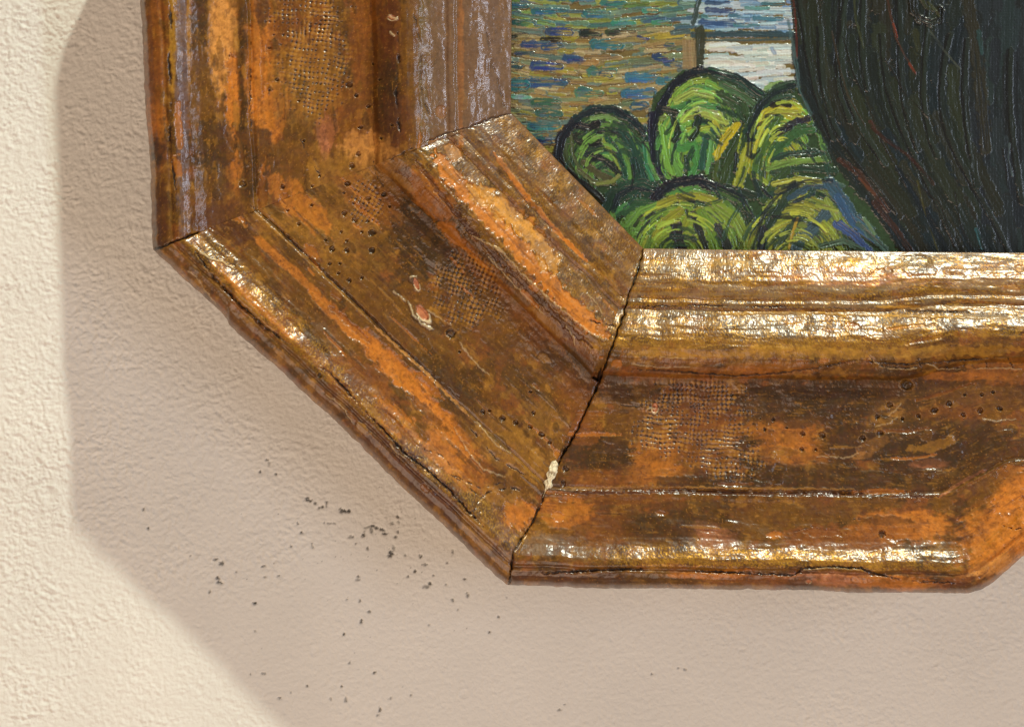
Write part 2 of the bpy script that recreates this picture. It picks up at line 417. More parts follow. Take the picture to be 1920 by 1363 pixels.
STRIPS = [  # poly-line bands: points, half width, palette, strength, layer height
    ([(815,285),(850,335),(905,395),(960,450),(1010,505),(1050,555),(1095,595),(1140,632)], 17, 'orange', 1.0, -.35),
    ([(880,350),(930,385),(985,425),(1010,455),(1040,510)], 19, 'strip', 1.0, -.35),
    ([(925,285),(985,365),(1040,430),(1100,490)], 4.5, 'orange', 1.0, .15),
    ([(1100,490),(1135,520),(1160,545)], 3, 'ochre', .8, .1),
    ([(780,300),(830,370),(880,430),(940,490),(1000,550),(1060,610),(1110,650)], 5, 'wood', .75, -.5),
    ([(850,320),(900,385),(950,440),(1000,495)], 2.0, 'rust', .6, -.1),
    ([(470,385),(560,465),(650,550),(740,640),(860,745)], 3, 'dolive', .8, -.3),
    ([(480,400),(580,490),(690,600)], 2.5, 'ochre', .7, .15),
    ([(700,610),(800,700),(880,780)], 3.0, 'lorange', .7, .1),
    ([(1330,588),(1500,586),(1640,590),(1920,598)], 2.5, 'gold', .9, .12),
    ([(1230,577),(1400,578),(1560,580)], 2.0, 'wood', .5, -.05),
    ([(1640,575),(1800,577),(1920,584)], 3, 'gold', .8, .1),
    ([(1180,664),(1400,660),(1600,664),(1920,655)], 11, 'gold', .4, 0),
    ([(1040,925),(1250,922),(1450,926),(1640,928),(1760,932)], 3, 'wood', .9, -.3),
    ([(1040,915),(1250,913),(1450,916),(1600,917)], 2, 'ochre', .8, .15),
    ([(1760,932),(1800,905),(1850,880)], 3, 'salmon', .7, .15),
]
CRACKS = [  # dark fissures: points, half width px, depth mm
    ([(1207,462),(1198,500),(1188,530),(1176,560),(1170,590),(1158,622),(1146,655),(1133,690),(1126,712),(1108,750),(1092,785),(1078,815),(1062,842),(1048,866),(1040,882)], 1.5, 2.0),
    ([(1112,706),(1122,712),(1128,690)], 3.0, 2.0),
    ([(1040,880),(1028,900),(1018,935),(1006,962),(996,985),(978,1010),(964,1032)], 1.4, 1.0),
    ([(962,1034),(960,1060),(955,1094)], 1.6, 1.2),
    ([(958,214),(920,222),(880,238),(838,250),(800,266)], 1.3, 0.5),
    ([(800,266),(760,285),(730,300)], 1.0, 0.2),
    ([(372,436),(352,444),(330,452),(308,462),(288,470)], 2.2, .8),
    ([(318,0),(322,60),(316,110),(322,180),(318,240),(322,300),(330,360)], 2.2, .5),
    ([(345,302),(362,293),(385,289)], 1.5, .3),
    ([(905,930),(925,918),(955,915),(975,918),(1000,915)], 1.4, .5),
    ([(905,930),(895,945),(885,965)], 1.0, .3),
    ([(1105,600),(1125,607),(1155,612)], 1.6, .5),
    ([(365,470),(400,520),(450,570),(500,615),(560,660),(620,700),(690,775),(760,850),(800,880),(840,915),(880,960),(920,1000),(950,1040)], 1.8, .7),
    ([(965,1075),(1060,1072),(1160,1066),(1260,1068),(1400,1074),(1490,1078),(1505,1065),(1560,1062),(1615,1065),(1640,1075),(1700,1088),(1790,1092)], 2.0, .6),
    ([(1200,575),(1300,572),(1400,575),(1520,574),(1640,582),(1800,585),(1920,592)], 1.4, .5),
    ([(1190,692),(1280,697),(1380,705),(1450,700),(1530,690),(1600,676),(1700,683),(1800,675),(1905,668)], 1.3, .4),
    ([(1630,668),(1640,684),(1680,690),(1720,688)], 1.2, .5),([(1720,670),(1728,688)], 1.0, .4),([(1750,672),(1760,688),(1800,690)], 1.2, .4),
    ([(1848,675),(1850,690)], 1.2, .4),([(1890,672),(1900,690)], 1.2, .4),([(1810,672),(1808,688)], 1.0, .4),
    ([(1160,760),(1240,765),(1330,760)], .9, .2),([(1560,780),(1640,776),(1700,790)], .8, .2),
    ([(1880,985),(1900,992),(1920,990)], 1.2, .4),([(1480,1000),(1560,975),(1620,972)], .9, .3),
    ([(850,890),(900,915),(940,905)], 1.0, .3),([(700,300),(705,330),(720,352)], 1.0, .2),
    ([(560,250),(580,300),(600,330)], 0.8, .2),([(745,60),(748,120),(742,180),(750,250)], 2.2, .5),
    ([(775,20),(790,90),(788,160),(805,220)], 1.6, .4),([(912,60),(920,110),(935,160),(945,200)], 1.4, .4),
    ([(470,0),(470,100),(469,180),(471,250)], 1.2, .5),
    ([(740,845),(800,860),(860,900),(900,930)], 1.0, .3),
    ([(790,840),(830,855),(850,880)], 1.0, .3),([(880,800),(930,860),(985,890)], 1.0, .4),
    ([(560,730),(640,800)], .8, .2),
]
RIMS = [  # pale raised flake edges: points, half width, height
    ([(882,440),(905,452),(940,470),(985,520),(1030,560),(1065,590),(1100,620),(1135,640)], 1.8, .35),
    ([(915,480),(960,530),(1020,590)], 1.2, .2),
    ([(765,565),(775,590),(792,608),(812,618)], 2.2, .5),([(768,520),(782,518)], 2.2, .4),([(735,545),(750,556),(760,566)], 1.5, .3),
    ([(860,640),(890,680),(920,705)], 1.2, .2),([(1060,610),(1075,630),(1078,648)], 2.0, .25),
    ([(850,800),(880,850),(905,880),(950,895)], 1.3, .3),([(895,790),(930,835),(960,850)], 1.1, .3),
    ([(1630,673),(1660,690),(1700,693),(1720,690)], 1.6, .35),([(1735,680),(1760,692),(1800,692)], 1.5, .3),([(1830,692),(1870,690),(1915,692)], 1.5, .3),
    ([(1840,785),(1870,790),(1905,786)], 1.4, .25),([(1240,670),(1290,672)],1.0,.2),([(1180,682),(1240,690),(1300,688)], 1.1, .2),
    ([(1735,880),(1765,882)], 1.6, .3),([(1665,780),(1680,768),(1690,755)], 1.3, .2),([(1640,800),(1665,795),(1685,780)], 1.2, .2),
    ([(1505,1068),(1560,1064),(1612,1068)], 1.6, .4),([(1210,767),(1230,765)], 2.4, .3),
    ([(1530,855),(1590,858),(1610,850)], 1.2, .2),([(728,30),(745,36)], 3.2, .5),([(730,60),(740,68)], 2.2, .4),
    ([(372,470),(395,485),(415,490),(440,505)], 2.4, .4),([(350,505),(368,520),(385,545),(405,570)], 1.2, .3),
    ([(380,590),(400,610),(430,640)], .8, .2),([(610,740),(640,760),(660,790)], 1.2, .3),([(730,830),(745,850),(760,858)], 1.0, .2),
    ([(840,300),(860,330),(900,350),(930,370)], 1.2, .2),([(1100,550),(1120,570),(1130,590)], 1.2, .25),
    ([(800,580),(830,600),(850,612)], 1.3, .2),
]
HOLES = [(455,345,13),(530,350,8),(570,265,5),(660,312,8),(652,345,8),(645,362,5),(690,372,6),(720,365,7),(730,388,6),(645,400,8),(665,412,8),
         (690,415,6),(678,435,5),(650,452,6),(697,438,8),(622,468,8),(650,470,9),(697,470,8),(618,495,7),(638,495,6),(635,512,4),(655,526,7),(678,522,8),
         (640,435,5),(610,450,5),(672,290,6),(655,160,9),(668,180,8),(676,240,5),(905,772,8),(918,770,6),(942,785,8),(967,792,8),(994,800,9),(1015,815,8),(1030,830,6),(1000,775,5),
         (845,625,14),(862,660,6),(1060,880,8),(1056,905,8),(994,735,7),(1702,722,13),(1668,760,10),(1645,782,10),(1692,785,5),(1722,780,8),(1751,770,9),(1780,757,9),
         (1806,778,8),(1838,770,8),(1874,766,8),(1808,740,6),(1840,740,5),(1862,735,5),(1505,813,9),(1540,816,9),(1434,805,6),(1450,786,5),(1502,842,7),(1530,842,7),
         (1617,822,8),(1650,812,10),(1475,802,4),(1653,1000,10),(1425,785,4),(1310,1010,3),(600,705,8),(560,190,4),(520,150,5),(505,90,4),(430,105,3),(455,90,2),
         (700,120,4),(712,150,5),(690,200,5),(735,235,5),(715,260,6),(600,330,4),(585,350,5),(560,420,5),(585,385,4),(540,395,4),(505,170,3)]
LINEN = [(575,20,90,66,3),(590,120,80,115,8),(875,545,76,82,20),(1310,790,125,95,3),(1370,860,66,54,3),(1230,810,60,40,3),(690,380,40,50,30)]
FLAKES = []
_r = np.random.RandomState(5)
for i in range(520):
    FLAKES.append((_r.rand(), _r.rand(), _r.rand(), _r.rand(), _r.rand(), _r.rand()))

def polymask(px, py, pts, w, wob=0.45, seed=0, pad=2.5):
    pts = np.array(pts, float)
    m = (px > pts[:, 0].min() - w * pad - 3) & (px < pts[:, 0].max() + w * pad + 3) & (py > pts[:, 1].min() - w * pad - 3) & (py < pts[:, 1].max() + w * pad + 3)
    if not m.any():
        return None, None, None
    x, y = px[m], py[m]
    jx = x + (1.5 + w * .3) * noise(x / 9, y / 9, seed + 1); jy = y + (1.5 + w * .3) * noise(x / 9, y / 9, seed + 2)
    d, f = seg_dist(jx, jy, pts)
    wid = w * (1 + wob * noise(x / 14, y / 14, seed + 3)) * (0.35 + 0.65 * sst(f, 0, .08) * sst(f, 1, .92))
    return m, d / np.maximum(wid, .3), f

def frame_fields(px, py, a, t, rail):
    """px, py plan position; a = run along the rail (px); t = 0 at the sight edge .. 1 outside; rail 0 left, 1 diagonal, 2 bottom"""
    b = t * 650
    so = rail * 100
    h = np.zeros(px.shape)
    # --- layered ground colour
    st1 = fbm(a / 150, b / 13, so + 1, 4)
    st2 = fbm(a / 60, b / 22, so + 2, 4)
    iso = fbm(px / 46, py / 46, 3, 4)
    fin = fbm(px / 9, py / 9, 4, 3)
    col = np.empty(px.shape + (3,)); col[:] = PAL['olive']
    def mix(c, k):
        nonlocal col
        k = np.clip(k, 0, 1)[..., None]
        col = col * (1 - k) + (PAL[c] if isinstance(c, str) else c) * k
    mix('brown', sst(st1 + .3 * iso, -.25, .25))
    mix('rust', .8 * sst(iso + .5 * st2, .1, .4))
    mix('ochre', .7 * sst(fbm(px / 30 + 9, py / 30, 7, 4) + .3 * st1, .15, .45))
    mix('dolive', .7 * sst(fbm(px / 70 + 5, py / 55, 8, 4) + .35 * st1, .12, .3))
    bare = np.zeros(px.shape); BARE = ('orange', 'lorange', 'salmon', 'rust')
    # painted-in patches with ragged edges
    wn = fbm(px / 22, py / 22, 31, 4, .65); wn2 = fbm(a / 40, b / 9, so + 33, 3, .6)
    for i, (cx, cy, rx, ry, an, pc, stg, lay) in enumerate(BLOBS):
        if pc == 'orange' and cy < 900 and cx > 1150:
            stg = stg * .62
        R = max(rx, ry) * 1.7
        m = (np.abs(px - cx) < R) & (np.abs(py - cy) < R)
        if not m.any() or stg == 0:
            continue
        ca, sa = math.cos(math.radians(an)), math.sin(math.radians(an))
        x = px[m] - cx; y = py[m] - cy
        e = np.hypot((x * ca + y * sa) / rx, (-x * sa + y * ca) / ry)
        e = e + 0.42 * wn[m] + 0.30 * wn2[m]
        sf = (.12, .2, .34)[i % 3]
        kg = sst(e, 1.0 + sf, 0.98 - sf) * stg
        k = kg * (0.76 + 0.24 * sst(fin[m] + .5 * st2[m], -.5, .1))
        kk = k[..., None]
        col[m] = col[m] * (1 - kk) + PAL[pc] * kk
        h[m] += lay * kg
        if pc in BARE and lay < 0:
            bare[m] = np.maximum(bare[m], k)
        elif pc in ('dolive', 'dark', 'black'):
            bare[m] *= 1 - k
    for i, (pts, w, pc, stg, lay) in enumerate(STRIPS):
        m, d, f = polymask(px, py, pts, w, .5, 200 + i * 5)
        if m is None:
            continue
        kg = sst(d, 1.1, .75) * stg
        k = kg * (0.85 + .15 * sst(fin[m], -.4, .2))
        col[m] = col[m] * (1 - k[..., None]) + PAL[pc] * k[..., None]
        h[m] += lay * kg
        bare[m] = np.maximum(bare[m], k)
    g1 = sst(fbm(px / 17, py / 17, 45, 4, .7) + .4 * st2, .05, .45)
    mix('wood', .38 * g1)
    g2 = sst(fbm(px / 24 + 4, py / 20, 47, 4, .7) - .3 * st1, .15, .5)
    mix('olive', .4 * g2 * (1 - bare))
    # drawn-out dirt in the streaks and specks
    dk = sst(fbm(a / 46, b / 7, so + 12, 4, .65) + .4 * iso, .30, .75)
    mix('wood', .5 * dk); h -= .05 * dk
    lt = sst(fbm(a / 40, b / 6.5, so + 15, 4, .65) - .4 * iso, .32, .72)
    mix('ochre', .4 * lt); h += .04 * lt
    sp = sst(fbm(px / 5.5, py / 5.5, 51, 3, .7) + .35 * iso, .50, .72)
    mix('wood', .6 * sp); h -= .06 * sp
    sp2 = sst(fbm(px / 4.2, py / 4.2, 53, 2, .7) - .3 * iso, .58, .8)
    mix('lorange', .35 * sp2)
    # --- random lifted flakes along the grain
    ar = a.max(); a0 = a.min()
    for i, (r1, r2, r3, r4, r5, r6) in enumerate(FLAKES):
        if i % 3 != rail:
            continue
        ca_ = a0 + r1 * (ar - a0); cb = 20 + r2 * 610; ln = 10 + 50 * r3 ** 2; wd = 2.5 + 9 * r4 ** 2
        m = (np.abs(a - ca_) < ln * 1.6) & (np.abs(b - cb) < wd * 3)
        if not m.any():
            continue
        e = np.hypot((a[m] - ca_) / ln, (b[m] - cb - 4 * (r6 - .5) * (a[m] - ca_) / ln) / wd) + .45 * wn[m] + .3 * fin[m]
        k = sst(e, 1.0, .86); rim = np.exp(-((e - .97) / .07) ** 2)
        pc = ['rust', 'orange', 'dolive', 'ochre', 'dolive', 'olive'][int(r5 * 5.99)]
        c = col[m]; kk = (k * .5)[..., None]
        c = c * (1 - kk) + PAL[pc] * kk
        rr = (rim * .35 * (b[m] > cb))[..., None]
        c = c * (1 - rr) + PAL['ochre'] * rr
        col[m] = c
        h[m] += (-.18 if pc in ('rust', 'orange', 'salmon') else .12) * k + .08 * rim
    # --- exposed linen with pits between the threads
    for i, (cx, cy, rx, ry, an) in enumerate(LINEN):
        m = (np.abs(px - cx) < 1.4 * rx) & (np.abs(py - cy) < 1.4 * ry)
        if not m.any():
            continue
        x = px[m] - cx; y = py[m] - cy
        e = np.hypot(x / rx, y / ry) + .38 * wn[m]
        k = sst(e, 1.0, .7)
        ca, sa = math.cos(math.radians(an)), math.sin(math.radians(an))
        u = x * ca + y * sa + 4 * noise(px[m] / 45, py[m] / 45, 91) + 1.2 * noise(px[m] / 9, py[m] / 9, 93); v = -x * sa + y * ca + 4 * noise(px[m] / 45, py[m] / 45, 92) + 1.2 * noise(px[m] / 9, py[m] / 9, 94)
        P = 8.4
        w_ = np.cos(u * 2 * math.pi / P) + np.cos(v * 2 * math.pi / P)
        pit = sst(w_ + 1.3 * fin[m], .8, 1.6) * k * sst(fbm(px[m] / 22, py[m] / 22, 95, 3), -.45, .0)
        thr = sst(w_, .2, -.8) * k * sst(fbm(px[m] / 30, py[m] / 30, 96, 2), -.25, .2)
        c = col[m]
        c = c * (1 - .6 * thr[..., None]) + PAL['ochre'] * 1.25 * .6 * thr[..., None]
        c = c * (1 - .85 * pit[..., None]) + PAL['dark'] * .85 * pit[..., None]
        col[m] = c
        h[m] += .10 * thr - .30 * pit
    # --- salmon chips with pale edges (bare gesso)
    for cx, cy, rx, ry, an in ((781, 533, 5, 13, -20), (793, 588, 9, 20, -38), (1228, 765, 6, 10, 0), (1516, 1090, 5, 4, 0), (735, 34, 8, 5, 0)):
        m = (np.abs(px - cx) < 40) & (np.abs(py - cy) < 40)
        if not m.any():
            continue
        ca, sa = math.cos(math.radians(an)), math.sin(math.radians(an))
        x = px[m] - cx; y = py[m] - cy
        e = np.hypot((x * ca + y * sa) / rx, (-x * sa + y * ca) / ry) + .2 * wn[m]
        k = sst(e, 1, .8); rim = np.exp(-((e - 1) / .12) ** 2) * (y > 0)
        col[m] = col[m] * (1 - k[..., None]) + PAL['salmon'] * k[..., None]
        col[m] = col[m] * (1 - rim[..., None]) + PAL['cream'] * rim[..., None]
        h[m] += -.5 * k + .3 * rim
    # --- punched and worm holes
    for i, (cx, cy, r) in enumerate(HOLES):
        m = (np.abs(px - cx) < r * 2) & (np.abs(py - cy) < r * 2)
        if not m.any():
            continue
        x, y = px[m] - cx, py[m] - cy
        e = np.hypot(x * (.85 + .3 * ((i * 13) % 7) / 7), y) / (r * (.5 + .3 * ((i * 29) % 11) / 11)) + .45 * wn[m] + .3 * fin[m]
        k = sst(e, 1.12, .62); rim = np.exp(-((e - 1.2) / .16) ** 2)
        if r > 12:
            k = k * (0.35 + .65 * sst(e, .35, .6))
        kk = ((.45 + .4 * ((i * 37) % 10) / 10) * k)[..., None]
        col[m] = col[m] * (1 - kk) + PAL['dark'] * kk
        rr = (.28 * rim)[..., None]
        col[m] = col[m] * (1 - rr) + PAL['ochre'] * rr
        h[m] += -.6 * k + .14 * rim
    # --- general relief: hand-cut wood and worn gesso
    h += .30 * fbm(a / 120, b / 60, so + 61, 3) + .07 * fbm(a / 50, b / 9, so + 62, 3) * (1 + .5 * sst(t, .38, .3)) * (.5 if rail == 0 else 1) + .16 * fbm(px / 40, py / 34, 63, 3) + .035 * fin + .06 * wn
    # --- flake rims and fissures
    for i, (pts, w, hh) in enumerate(RIMS):
        m, d, f = polymask(px, py, pts, w, .6, 400 + i * 5)
        if m is None:
            continue
        k = sst(d, 1.1, .5) * .85
        c = PAL['cream'] if i in (2, 3, 21, 22, 23) else .55 * PAL['cream'] + .45 * PAL['ochre']
        kk = (k * .62)[..., None]
        col[m] = col[m] * (1 - kk) + c * kk
        h[m] += hh * k
    fis = np.zeros(px.shape)
    for i, (pts, w, dep) in enumerate(CRACKS):
        m, d, f = polymask(px, py, pts, w, .6, 600 + i * 5, 4)
        if m is None:
            continue
        k = sst(d, 1.25, .6)
        if i not in (0, 1, 2, 3, 4, 6):
            k = k * sst(noise(f * 7, f * 0 + i * 3.7, 650 + i) + .4 * fin[m], -.35, .25)
        fis[m] = np.maximum(fis[m], k)
        kk = (.9 * k)[..., None]
        col[m] = col[m] * (1 - kk) + PAL['black'] * .5 * kk
        h[m] -= dep * k + .12 * dep * sst(d, 4, 1)
    # brown varnish pooled unevenly over everything
    vz = sst(fbm(px / 75, py / 75, 66, 4, .6) + .45 * st1, -.15, .55)
    mix('wood', .24 * vz)
    # --- gold leaf left on the high parts
    speck = sst(fbm(px / 3.4, py / 3.4, 71, 2, .7) + .5 * fbm(px / 28, py / 20, 72, 3) + .3 * wn2, -.05, .4)
    if rail == 2:
        band = np.maximum.reduce([sst(t, -.02, .02) * sst(t, .31, .27) * .8, sst(t, .865, .885) * sst(t, .945, .93) * sst(a, 1040, 1250) * (1 - .6 * sst(a, 1600, 1850)) * 1.0,
                                  .22 * sst(t, .27, .3) * sst(t, .36, .32)])
    elif rail == 1:
        band = np.maximum.reduce([.55 * sst(t, -.02, .02) * sst(t, .36, .28), .85 * sst(t, .83, .87) * sst(t, .94, .92), .08 + 0 * t])
    else:
        band = np.maximum.reduce([.22 * sst(t, .32, .2), .35 * sst(t, .90, .93) * sst(t, .96, .94), .06 + 0 * t])
    lum = col @ np.array([.3, .6, .1])
    leaf = band * speck * (1 - fis) * (1 - .9 * bare)
    glue = .55 if rail == 2 else .40
    mix(PAL['gold'], leaf * glue)
    if rail == 0:      # grey-brown varnish over the inner slope
        mix(lin((120, 92, 70)), .6 * sst(t, .30, .2))
    if rail == 1:
        mix('grey', .26 * sst(t, .27, .2) * sst(st2, -.3, .2)); 
    if rail == 2:
        mix(lin((140, 116, 84)), .5 * sst(t, .27, .23) * sst(st1 + .4 * iso, -.25, .3))
    tiny = fbm(px / 3.0, py / 3.0, 75, 2, .8)
    h += (.03 + .025 * band) * tiny
    rough = np.clip(.46 + .10 * iso + .12 * fin - .05 * band * (rail != 2) + .08 * bare, .2, .66) + .3 * fis
    glaze = (.62 + .25 * iso - .25 * band) * (1 - .45 * bare) * (1 - .8 * sst(t, .33, .36) * sst(t, .405, .385))
    if rail == 0:
        inn = np.maximum(sst(t, .32, .2), .8 * sst(t, .86, .89) * sst(t, .95, .93)); glaze = np.maximum(glaze, inn); rough = rough * (1 - .5 * inn)
    return h * 1e-3, col, np.clip(leaf * (.62 if rail == 2 else .42), 0, 1), np.clip(rough, .1, 1), np.clip(glaze, 0, 1)

def empty(name, loc):
    e = bpy.data.objects.new(name, None)
    e.empty_display_size = 0.02
    scn.collection.objects.link(e)
    e.location = loc
    return e

frame = empty('picture_frame', (0, 0, 0))
frame['label'] = 'old gilded wooden frame with cut corners, worn orange and brown, hanging on the wall'
frame['category'] = 'picture frame'

M1 = ((958, 212), (287, 468)); M2 = ((1206, 466), (950, 1096))
LEFT = [M1, ((960, -60), (260, -60)), ((960, -300), (256, -350)), ((960, -345), (365, -436)), ((962, -1500), (366, -1500))]
DIAG = [M1, M2]
BOTT = [M2, ((1330, 468), (1330, 1106)), ((1610, 471), (1838, 1112)), ((1740, 473), (1950, 1018)), ((2020, 475), (2060, 1020)), ((2900, 480), (2900, 1030))]

def build_rail(stations, rail, steps):
    T = np.concatenate([np.linspace(0, 1, 400)])
    s_i, s_o, aa = [], [], []
    acc = 0.0
    for (A, B), st in zip(zip(stations[:-1], stations[1:]), steps):
        n = max(2, int(round(max(math.dist(A[1], B[1]), math.dist(A[0], B[0])) / st)))
        for k in range(n):
            f = k / n
            s_i.append([A[0][0] + (B[0][0] - A[0][0]) * f, A[0][1] + (B[0][1] - A[0][1]) * f])
            s_o.append([A[1][0] + (B[1][0] - A[1][0]) * f, A[1][1] + (B[1][1] - A[1][1]) * f])
    s_i.append(stations[-1][0]); s_o.append(stations[-1][1])
    I = np.array(s_i, float); O = np.array(s_o, float)
    if rail == 2:      # worn, rounded turn
        for _ in range(420):
            O[1:-1] = O[:-2] * .25 + O[1:-1] * .5 + O[2:] * .25
    t = T[None, :] * np.ones((len(I), 1))
    px = I[:, None, 0] * (1 - t) + O[:, None, 0] * t
    py = I[:, None, 1] * (1 - t) + O[:, None, 1] * t
    if rail == 0:
        a = py.copy(); nx, ny = -1.0, 0.0
    elif rail == 2:
        a = px.copy(); nx, ny = 0.0, 1.0
    else:
        c, s = math.cos(math.radians(DG)), math.sin(math.radians(DG))
        a = px * c + py * s; nx, ny = -s, c
    # the silhouette and the mouldings wander a little, as hand-carved ones do
    wob = 3.2 * noise(a / 150, t * 2.5, 300 + rail) + 1.6 * noise(a / 42, t * 5, 310 + rail) + 1.6 * sst(t, .93, 1) * noise(a / 17, t * 3, 320)
    if rail == 2:
        pass
    ends = sst(np.minimum(np.arange(len(I)), len(I) - 1 - np.arange(len(I)))[:, None] * 1.7 * np.ones_like(t), 0, 26)
    wob = wob * ends * sst(t, -.02, .12)
    if rail == 1:   # small break in the outer edge
        wob = wob - 5.0 * sst(t, .95, 1) * sst(px, 425, 431) * 0 + 5.0 * sst(t, .94, 1) * sst(px, 425, 433) * sst(px, 520, 440)
    px = px + nx * wob; py = py + ny * wob
    hp = profile(t) * 1e-3
    dh, col, leaf, rough, glz = frame_fields(px, py, a, t, rail)
    dh = dh * sst(t, -.005, .02) 
    h = hp + dh
    X, Y, Z = W(px, py, h)
    # back edges: outer side runs square to the wall, sight edge drops behind the paint surface
    def side(col_idx, hs, inset):
        hx = h[:, col_idx]
        out = []
        for hh, ins in zip(hs, inset):
            x, _, z = W(px[:, col_idx] - nx * ins, py[:, col_idx] - ny * ins, hp[:, col_idx])
            out.append((x, np.full_like(x, -hh), z))
        return out
    outer = side(-1, [0.022, 0.012, 0.0005], [1.5, 3, 4])
    inner = side(0, [0.016, 0.010], [0.0, -0.5])
    parts = [('sight_moulding', 0, np.searchsorted(T, .378) + 1), ('rail', np.searchsorted(T, .378), np.searchsorted(T, .708) + 1),
             ('outer_moulding', np.searchsorted(T, .708), len(T))]
    obs = {}
    for nm in ('rail', 'sight_moulding', 'outer_moulding'):
        _, i0, i1 = [p for p in parts if p[0] == nm][0]
        x, y, z = X[:, i0:i1], Y[:, i0:i1], Z[:, i0:i1]
        c, l, r, gl = col[:, i0:i1], leaf[:, i0:i1], rough[:, i0:i1], glz[:, i0:i1]
        if nm == 'outer_moulding':
            for sx, sy, sz in outer:
                x = np.concatenate([x, sx[:, None]], 1); y = np.concatenate([y, sy[:, None]], 1); z = np.concatenate([z, sz[:, None]], 1)
                c = np.concatenate([c, PAL['wood'] * np.ones((len(I), 1, 3))], 1)
                gl = np.concatenate([gl, gl[:, -1:]], 1); l = np.concatenate([l, 0 * l[:, :1]], 1); r = np.concatenate([r, .5 + 0 * r[:, :1]], 1)
        if nm == 'sight_moulding':
            for sx, sy, sz in inner:
                x = np.concatenate([sx[:, None], x], 1); y = np.concatenate([sy[:, None], y], 1); z = np.concatenate([sz[:, None], z], 1)
                c = np.concatenate([PAL['brown'] * np.ones((len(I), 1, 3)), c], 1)
                gl = np.concatenate([gl[:, :1], gl], 1); l = np.concatenate([0 * l[:, :1], l], 1); r = np.concatenate([.5 + 0 * r[:, :1], r], 1)
        obs[nm] = grid_mesh(nm, x, y, z, M_FRAME, parent=frame if nm == 'rail' else obs['rail'],
                            attrs={'tint': c, 'leaf': l, 'sheen': r, 'glaze': gl}, flip=(rail == 0))
    return obs['rail']

r_left = build_rail(LEFT, 0, [1.7, 8, 8, 14])
r_left['label'] = 'upright rail of the frame, with grey sheen on its inner slope'
r_diag = build_rail(DIAG, 1, [1.7])
r_diag['label'] = 'slanting corner rail with a long peeled orange strip'
r_bott = build_rail(BOTT, 2, [1.7, 1.7, 1.7, 1.9, 12])
r_bott['label'] = 'level rail with bright gold inner slope and worm holes'

# white putty standing in the joint of the corner and the level rail
def putty(pts_, w, name):
    rs = np.random.RandomState(3)
    pts_ = np.array(pts_, float)
    n, m = 34, 18
    f = np.linspace(0, 1, n)
    cx = np.interp(f, np.linspace(0, 1, len(pts_)), pts_[:, 0]); cy = np.interp(f, np.linspace(0, 1, len(pts_)), pts_[:, 1])
    v = np.linspace(-1, 1, m)
    F, V = np.meshgrid(f, v, indexing='ij')
    wid = w * np.clip(np.sin(math.pi * np.clip(F, .0, 1)) ** .45, .05, 1) * (0.8 + .5 * noise(F * 7, 0 * F, 5)) * (1 - .35 * np.exp(-((F - .48) / .06) ** 2))
    px = cx[:, None] + V * wid * .95 + 1.5 * noise(F * 9, V * 2, 8); py = cy[:, None] + V * wid * .35 + 1.5 * noise(F * 9, V * 2, 9)
    hp = 0.0263 + .0022 * np.sqrt(np.clip(1 - V ** 2, 0, 1)) * np.clip(np.sin(math.pi * F), 0, 1) ** .5 + .0007 * fbm(F * 9, V * 3.2, 12, 3)
    hp = hp - .003 * (np.abs(V) > .97)
    X, Y, Z = W(px, py, hp)
    return grid_mesh(name, X, Y, Z, M_PUTTY, parent=frame, flip=True)
putty([(1041, 862), (1037, 880), (1030, 900), (1027, 920), (1019, 938)], 14, 'putty_fill')

# ------------------------------------------------------------------ the painting
G = 1.25
gx = axis([(860, 2060, G)]); gy = axis([(-130, 520, G)])
QX, QY = np.meshgrid(gx, gy)
PC = np.empty(QX.shape + (3,)); PH = np.zeros(QX.shape)
rnd = np.random.RandomState(11)

